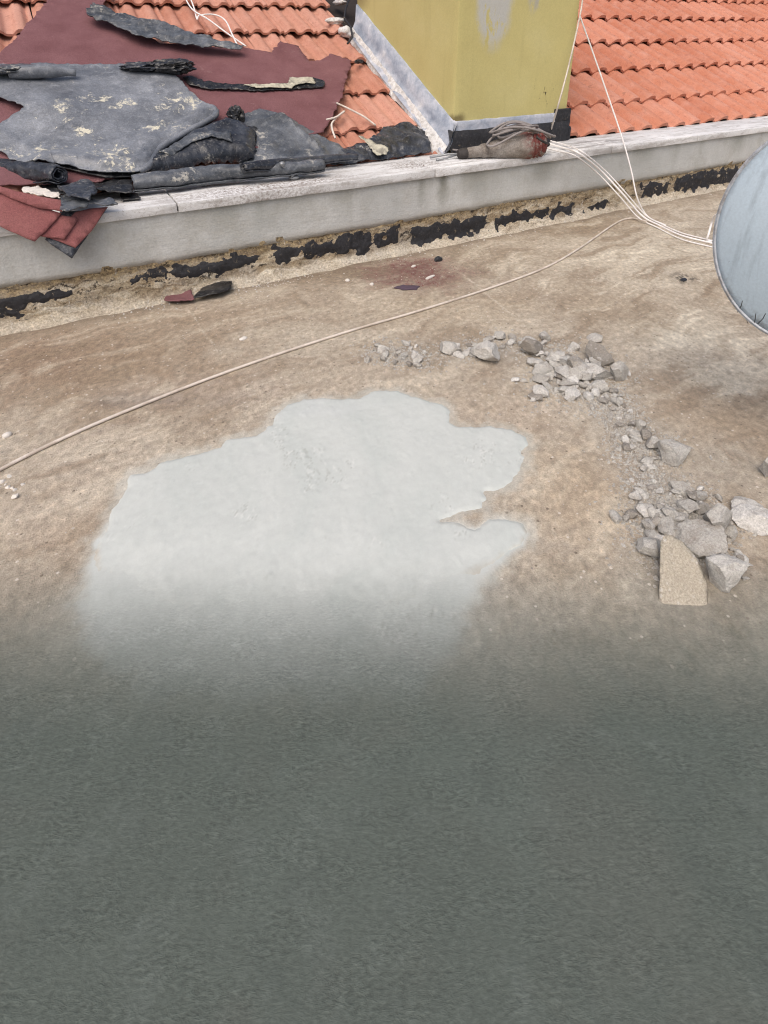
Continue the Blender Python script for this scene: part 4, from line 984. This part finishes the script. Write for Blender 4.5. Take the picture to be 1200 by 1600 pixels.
# ================================================================== RUBBLE
def rock_mesh(name, seed, rough=.10, cuts=9, sub=3):
    rr = random.Random(seed); bm = bmesh.new(); bmesh.ops.create_icosphere(bm, subdivisions=sub, radius=1)
    for v in bm.verts:      # start from a rounded block, then break faces off it
        v.co = v.co / max(abs(v.co.x), abs(v.co.y), abs(v.co.z)) ** .55
    for _ in range(cuts):
        n_ = Vector((rr.gauss(0, 1), rr.gauss(0, 1), rr.gauss(0, .8))).normalized(); d_ = rr.uniform(.45, .85)
        for v in bm.verts:
            q = v.co.dot(n_) - d_
            if q > 0: v.co -= n_ * q
    for v in bm.verts:
        d = v.co.normalized(); v.co += d * (rough * .9 * fbm(v.co, 1.6, seed * 1.7, 3) + rough * .7 * fbm(v.co, 6, seed, 3))
    zs = [v.co.z for v in bm.verts]; xs = [v.co.x for v in bm.verts]; ys = [v.co.y for v in bm.verts]
    for v in bm.verts:
        v.co = Vector(((v.co.x - (max(xs) + min(xs)) / 2) / (max(xs) - min(xs)), (v.co.y - (max(ys) + min(ys)) / 2) / (max(ys) - min(ys)), (v.co.z - min(zs)) / (max(zs) - min(zs))))
    me = bpy.data.meshes.new(name); bm.to_mesh(me); bm.free(); me.materials.append(MRK); me.polygons.foreach_set('use_smooth', [True] * len(me.polygons)); me.set_sharp_from_angle(angle=math.radians(26))
    return me
BIGM = [rock_mesh('concrete_chunk', 100 + i, .11, 15, 4) for i in range(10)]
SMM = [rock_mesh('concrete_fragment', 200 + i, .08, 13, 2) for i in range(10)]
MTAN = mat_rock('tan_dusted_concrete', (172, 162, 144))
def chunk(x, y, w, h, mesh, rz, tilt=(0, 0), label=None, cat='concrete chunk', lift=0, mat=None, depth=None):
    """x,y: where its base centre stands; w,h: its size in the photo"""
    s = mpp(x, y); p = at_z(x, y); o = bpy.data.objects.new('concrete_chunk', BIGM[mesh]); COL.objects.link(o)
    W_ = w * s * 1.12; d = depth * s if depth else W_ * .8; H_ = max(.4 * W_, h * s * .95)
    o.scale = (W_, d, H_); o.rotation_euler = (tilt[0], tilt[1], rz - YAW); o.location = (p.x, p.y, lift - .004)
    if mat:
        o.data = o.data.copy(); o.data.materials.clear(); o.data.materials.append(mat)
    return tag(o, label, cat, 'broken concrete rubble')
CH = [(704, 549, 30, 20, 0, .3, (0, 0), 'rounded grey chunk at the wall-side end of the curved rubble line'),
      (761, 562, 42, 34, 1, -.4, (.1, -.35), 'large slanted grey chunk beside the rounded end chunk'),
      (828, 552, 36, 28, 2, .2, (0, .1), 'blocky grey chunk between slanted chunk and main heap'),
      (850, 530, 22, 14, 3, .9, (.1, .1), 'small flat chunk just behind the blocky grey chunk'),
      (928, 562, 44, 26, 4, -.7, (.2, .4), 'tall leaning slab at the back of main rubble heap'),
      (966, 592, 28, 34, 5, .1, (0, -.1), 'upright square chunk at the side of main heap'),
      (882, 572, 26, 22, 6, 1.2, (0, 0), 'pale rounded chunk in middle of main heap'),
      (925, 586, 44, 26, 7, .4, (.1, .2), 'broad grey chunk under the leaning slab'),
      (935, 608, 24, 20, 8, -.2, (0, 0), 'bluish grey chunk at the front of main heap'),
      (893, 622, 24, 16, 9, .5, (0, .1), 'whitish angular fragment at foot of main heap'),
      (918, 620, 20, 12, 0, 1.8, (0, 0), 'flat oval fragment beside the whitish angular one'),
      (872, 560, 22, 14, 2, 2.2, (0, 0), 'whitish small chunk on the near slope of main heap'),
      (1047, 716, 52, 34, 3, -.25, (.05, .25), 'large isolated chunk with pale tilted top face'),
      (1018, 700, 26, 20, 1, .8, (0, 0), 'brownish chunk leaning against the large isolated chunk'),
      (1064, 769, 32, 16, 4, -.2, (.1, .15), 'whitish flat chunk behind the cluster of chunks'),
      (1084, 779, 28, 16, 6, .3, (0, 0), 'dark grey chunk touching the whitish flat chunk'),
      (1118, 826, 42, 56, 5, .15, (.1, -.15), 'tall standing chunk between dark chunk and outer pair'),
      (1166, 796, 46, 20, 7, -.1, (0, 0), 'pale chunk on the far side of outer pair'),
      (1178, 818, 64, 26, 8, .1, (0, .05), 'long low chunk on the near side of outer pair'),
      (1090, 858, 74, 36, 9, -.15, (.0, -.1), 'wide flat-topped chunk behind the tan sloping slab'),
      (1014, 862, 42, 30, 2, .5, (0, 0), 'rounded brown-grey chunk beside the tan sloping slab'),
      (1130, 906, 58, 56, 3, -.5, (.2, 0), 'whitish crumbled chunk on the other side of tan slab'),
      (1072, 826, 30, 22, 0, 1.0, (0, 0), 'pale broken chunk in middle of the cluster'),
      (1042, 812, 34, 18, 4, .2, (0, .2), 'flat pale chunk on the inner side of the cluster'),
      (1056, 832, 26, 26, 6, 2.0, (.2, 0), 'angular whitish chunk above the wide flat-topped one'),
      (1100, 802, 24, 24, 1, 2.6, (0, .2), 'small dark chunk tucked against the tall standing chunk')]
for x, y, w, h, me, rz, ti, lb in CH: chunk(x, y, w, h, me, rz, ti, lb)
# the tan slab: a thick plate with a straight side and a rounded one, leaning on the rubble
SLB = [(1030, 1000), (1032, 900), (1033, 848), (1040, 834), (1052, 836), (1068, 846), (1084, 862), (1096, 882), (1106, 912), (1110, 1000)]
pl0 = at_z(1066, 962, -.012); rt_ = Vector((math.cos(YAW), -math.sin(YAW), 0)); fw_ = Vector(FWD)
SF = Frame(pl0, rt_, fw_ * .80 + Vector((0, 0, .60)))
o = sheet('concrete_slab', SLB, SF, 0, lambda a, b, e: .006 * fbm((a, b, 0), 18, 3, 4) - .005 * (1 - min(1, e / .008)) ** 2, MTAN, .030, .010, .012, .0003, 91)
tag(o, 'tan sloping slab tilted up against the wide flat-topped chunk', 'concrete slab', 'broken concrete rubble')
chunk(1196, 742, 22, 40, 5, .3, (0, 0), 'dark weathered lump beyond the outer pair of chunks')
# countable small fragments
SHORT = ['rounded end chunk', 'large slanted chunk', 'blocky grey chunk', 'small flat back chunk', 'tall leaning slab', 'upright square chunk', 'pale rounded chunk in the heap', 'broad chunk under the leaning slab', 'bluish grey chunk', 'whitish angular fragment', 'flat oval fragment', 'whitish chunk on the heap slope',
         'large isolated chunk', 'brownish leaning chunk', 'whitish flat chunk', 'dark grey chunk by the whitish one', 'tall standing chunk', 'far chunk of the outer pair', 'long low chunk', 'wide flat-topped chunk', 'rounded brown-grey chunk', 'whitish crumbled chunk', 'pale broken chunk in the cluster', 'flat pale chunk', 'angular whitish chunk', 'small dark tucked chunk']
CHP = [(at_z(c[0], c[1]).x, at_z(c[0], c[1]).y, n_) for c, n_ in zip(CH, SHORT)]
rnd = random.Random(77)
def ptin(kind):
    if kind == 0: t = rnd.random(); return 575 + 100 * t + rnd.gauss(0, 6), 548 + 14 * t + rnd.gauss(0, 9)
    if kind == 1: return rnd.gauss(893, 34), rnd.gauss(588, 20)
    if kind == 2: t = rnd.random(); return 935 + 70 * t + rnd.gauss(0, 12), 605 + 90 * t + rnd.gauss(0, 10)
    if kind == 3: t = rnd.random(); return 1000 + 60 * t + rnd.gauss(0, 24), 690 + 190 * t + rnd.gauss(0, 12)
    if kind == 4: t = rnd.random(); return 690 + 180 * t + rnd.gauss(0, 8), 543 + 8 * math.sin(t * 9) + rnd.gauss(0, 6)
    if kind == 5: return rnd.gauss(1060, 40), rnd.gauss(822, 28)
    if kind == 6: return rnd.gauss(1138, 10), rnd.gauss(872, 16)
    return rnd.gauss(6, 14), rnd.gauss(750, 9)
KL = ['small grey fragment in the thin gravel streak at the rubble line end', 'small grey fragment in the main rubble heap', 'small grey fragment trailing between main heap and large isolated chunk',
      'small grey fragment along the trail past the large isolated chunk', 'small grey fragment between the end chunk and main heap', 'small grey fragment packed among the cluster of chunks',
      'small pale fragment beside the wide flat-topped chunk', 'small white pebble in the heap beside the long floor cable']
for kind, cnt, lo, hi in ((0, 30, 8, 20), (1, 90, 10, 30), (2, 36, 8, 22), (3, 46, 8, 24), (4, 32, 9, 24), (5, 54, 11, 34), (6, 12, 9, 18), (7, 16, 6, 12)):
    for _ in range(cnt):
        x, y = ptin(kind); sz = lo + (hi - lo) * rnd.random() ** 2.2; s = mpp(x, y) * sz; p = at_z(x, y)
        o = bpy.data.objects.new('concrete_fragment' if kind < 7 else 'white_pebble', rnd.choice(SMM)); COL.objects.link(o)
        lift = .03 * max(0, 1 - math.hypot((x - 895) / 40, (y - 580) / 24)) if kind == 1 else (.02 * max(0, 1 - math.hypot((x - 1060) / 45, (y - 822) / 30)) if kind == 5 else 0)
        o.scale = (s * rnd.uniform(.8, 1.2), s * rnd.uniform(.55, 1), s * rnd.uniform(.35, .75)); o.rotation_euler = (rnd.gauss(0, .25), rnd.gauss(0, .25), rnd.uniform(0, 6.28)); o.location = (p.x, p.y, lift - .002)
        if kind == 7:
            if 'wp' not in globals(): wp = [m_.copy() for m_ in SMM[:3]]; [(m_.materials.clear(), m_.materials.append(MWS)) for m_ in wp]
            o.data = rnd.choice(wp)
        lb = KL[kind]; gp = None
        if kind < 7:
            near = min(CHP, key=lambda c: math.hypot(c[0] - p.x, c[1] - p.y))
            if math.hypot(near[0] - p.x, near[1] - p.y) < .10: lb = ('large ' if sz > (lo + hi) / 2 else 'small ') + 'grey fragment lying beside the ' + near[2]; gp = lb.split(' ')[0] + ' fragments beside the ' + near[2]
        tag(o, lb, 'fragment' if kind < 7 else 'pebble', gp or ['fragments of the gravel streak', 'fragments of the main heap', 'fragments trailing from the heap', 'fragments along the rubble trail', 'fragments along the rubble line', 'fragments in the chunk cluster', 'fragments by the flat-topped chunk', 'white pebbles by the cable'][kind])
# uncountable grit
def grit(name, gen, n, s0, s1, mat, label, seed, z=0.0):
    r = random.Random(seed); vs = []; fs = []
    for _ in range(n):
        c = gen(r)
        if c is None: continue
        s = s0 + (s1 - s0) * r.random() ** 3; a = r.uniform(0, 6.28); b = len(vs); hh = s * r.uniform(.4, .9)
        for k in range(4):
            q = a + k * 1.5708 + r.uniform(-.4, .4); rr = s * r.uniform(.6, 1.1); vs.append((c[0] + math.cos(q) * rr, c[1] + math.sin(q) * rr, z - .001))
        vs.append((c[0] + r.uniform(-.3, .3) * s, c[1] + r.uniform(-.3, .3) * s, z + hh)); vs.append((c[0] + r.uniform(-.5, .5) * s, c[1] + r.uniform(-.5, .5) * s, z + hh * .9))
        fs += [(b, b + 1, b + 4), (b + 1, b + 2, b + 4), (b + 2, b + 5, b + 4), (b + 2, b + 3, b + 5), (b + 3, b, b + 5), (b, b + 4, b + 5)]
    o = pyd(name, vs, fs, mat, smooth=False); return tag(o, label, 'gravel', kind='stuff')
def g_trail(r):
    global rnd
    rnd = r; k = r.choice((0, 1, 1, 2, 2, 3, 3, 3, 4, 5, 5)); x, y = ptin(k); x += r.gauss(0, 16); y += r.gauss(0, 8); return at_z(x, y)[:2]
grit('rubble_grit', g_trail, 16000, .0014, .0095, MRK, 'fine grey concrete grit along the rubble trail', 5)
def g_all(r):
    x, y = r.uniform(-.9, 4.2), r.uniform(.75, 2.5)
    if x * FWD[0] + y * FWD[1] < .95 or noise.noise(Vector((x * 2.2, y * 2.2, 3))) < r.uniform(-.5, .6): return None
    return (x, y)
def inpatch(x, y):
    c = False; n = len(pg)
    for i in range(n):
        a, b = pg[i], pg[(i + 1) % n]
        if (a[1] > y) != (b[1] > y) and x < a[0] + (y - a[1]) * (b[0] - a[0]) / (b[1] - a[1]): c = not c
    return c
grit('floor_grit', lambda r: (lambda q: None if q is None or inpatch(*q) else q)(g_all(r)), 9000, .0009, .0040, MRK, 'loose grit scattered over the stripped floor', 9)
grit('red_granules', lambda r: at_z(650 + r.gauss(0, 38) , 425 + r.gauss(0, 13))[:2], 1500, .0012, .0042, MRG, 'dark red mineral granules scattered on the floor near wall', 12)
grit('wall_foot_debris', lambda r: (lambda x: None if noise.noise(Vector((x * 3, 1, 4))) < r.uniform(-.3, .5) else (x, 2.51 - abs(r.gauss(0, .055))))(r.choice((r.uniform(-.8, 4.6), r.gauss(.62, .22)))), 2600, .0012, .008, MRK, 'crumbs of pale masonry along the foot of wall', 13)
# single scraps on the floor
for x, y, r_, mt, lb in [(685, 405, (.022, .018, .014), MBK, 'small black lump above the red granules'), (672, 433, (.030, .008, .006), MWS, 'curved white sliver on the red granules'),
                         (646, 416, (.014, .008, .005), MWS, 'small white chip at the edge of red granules'), (581, 444, (.010, .008, .006), MWS, 'white chip beside the red granules'),
                         (543, 438, (.010, .010, .006), MWS, 'pale crumb between granules and wall'), (380, 529, (.014, .009, .006), MWS, 'cream flake on the floor beyond the long cable'),
                         (11, 680, (.012, .008, .008), MWS, 'white crumb beside the end of the long cable'), (1068, 437, (.020, .012, .006), MBK, 'black tarry crumb on the floor beside the dish')]:
    crumple('floor_scrap', at_z(x, y, r_[2] * .45), r_, mt, int(x), lb, 'scrap', .4, 2, rot=.3)
gsheet('floor_scrap', [(615, 449), (630, 445), (655, 446), (652, 451), (630, 452)], .006, lambda a, b, e: .004 * fbm((a, b, 0), 20, 2, 2), MPU, 71, 'flat plum coloured scrap at the edge of red granules', 'scrap')
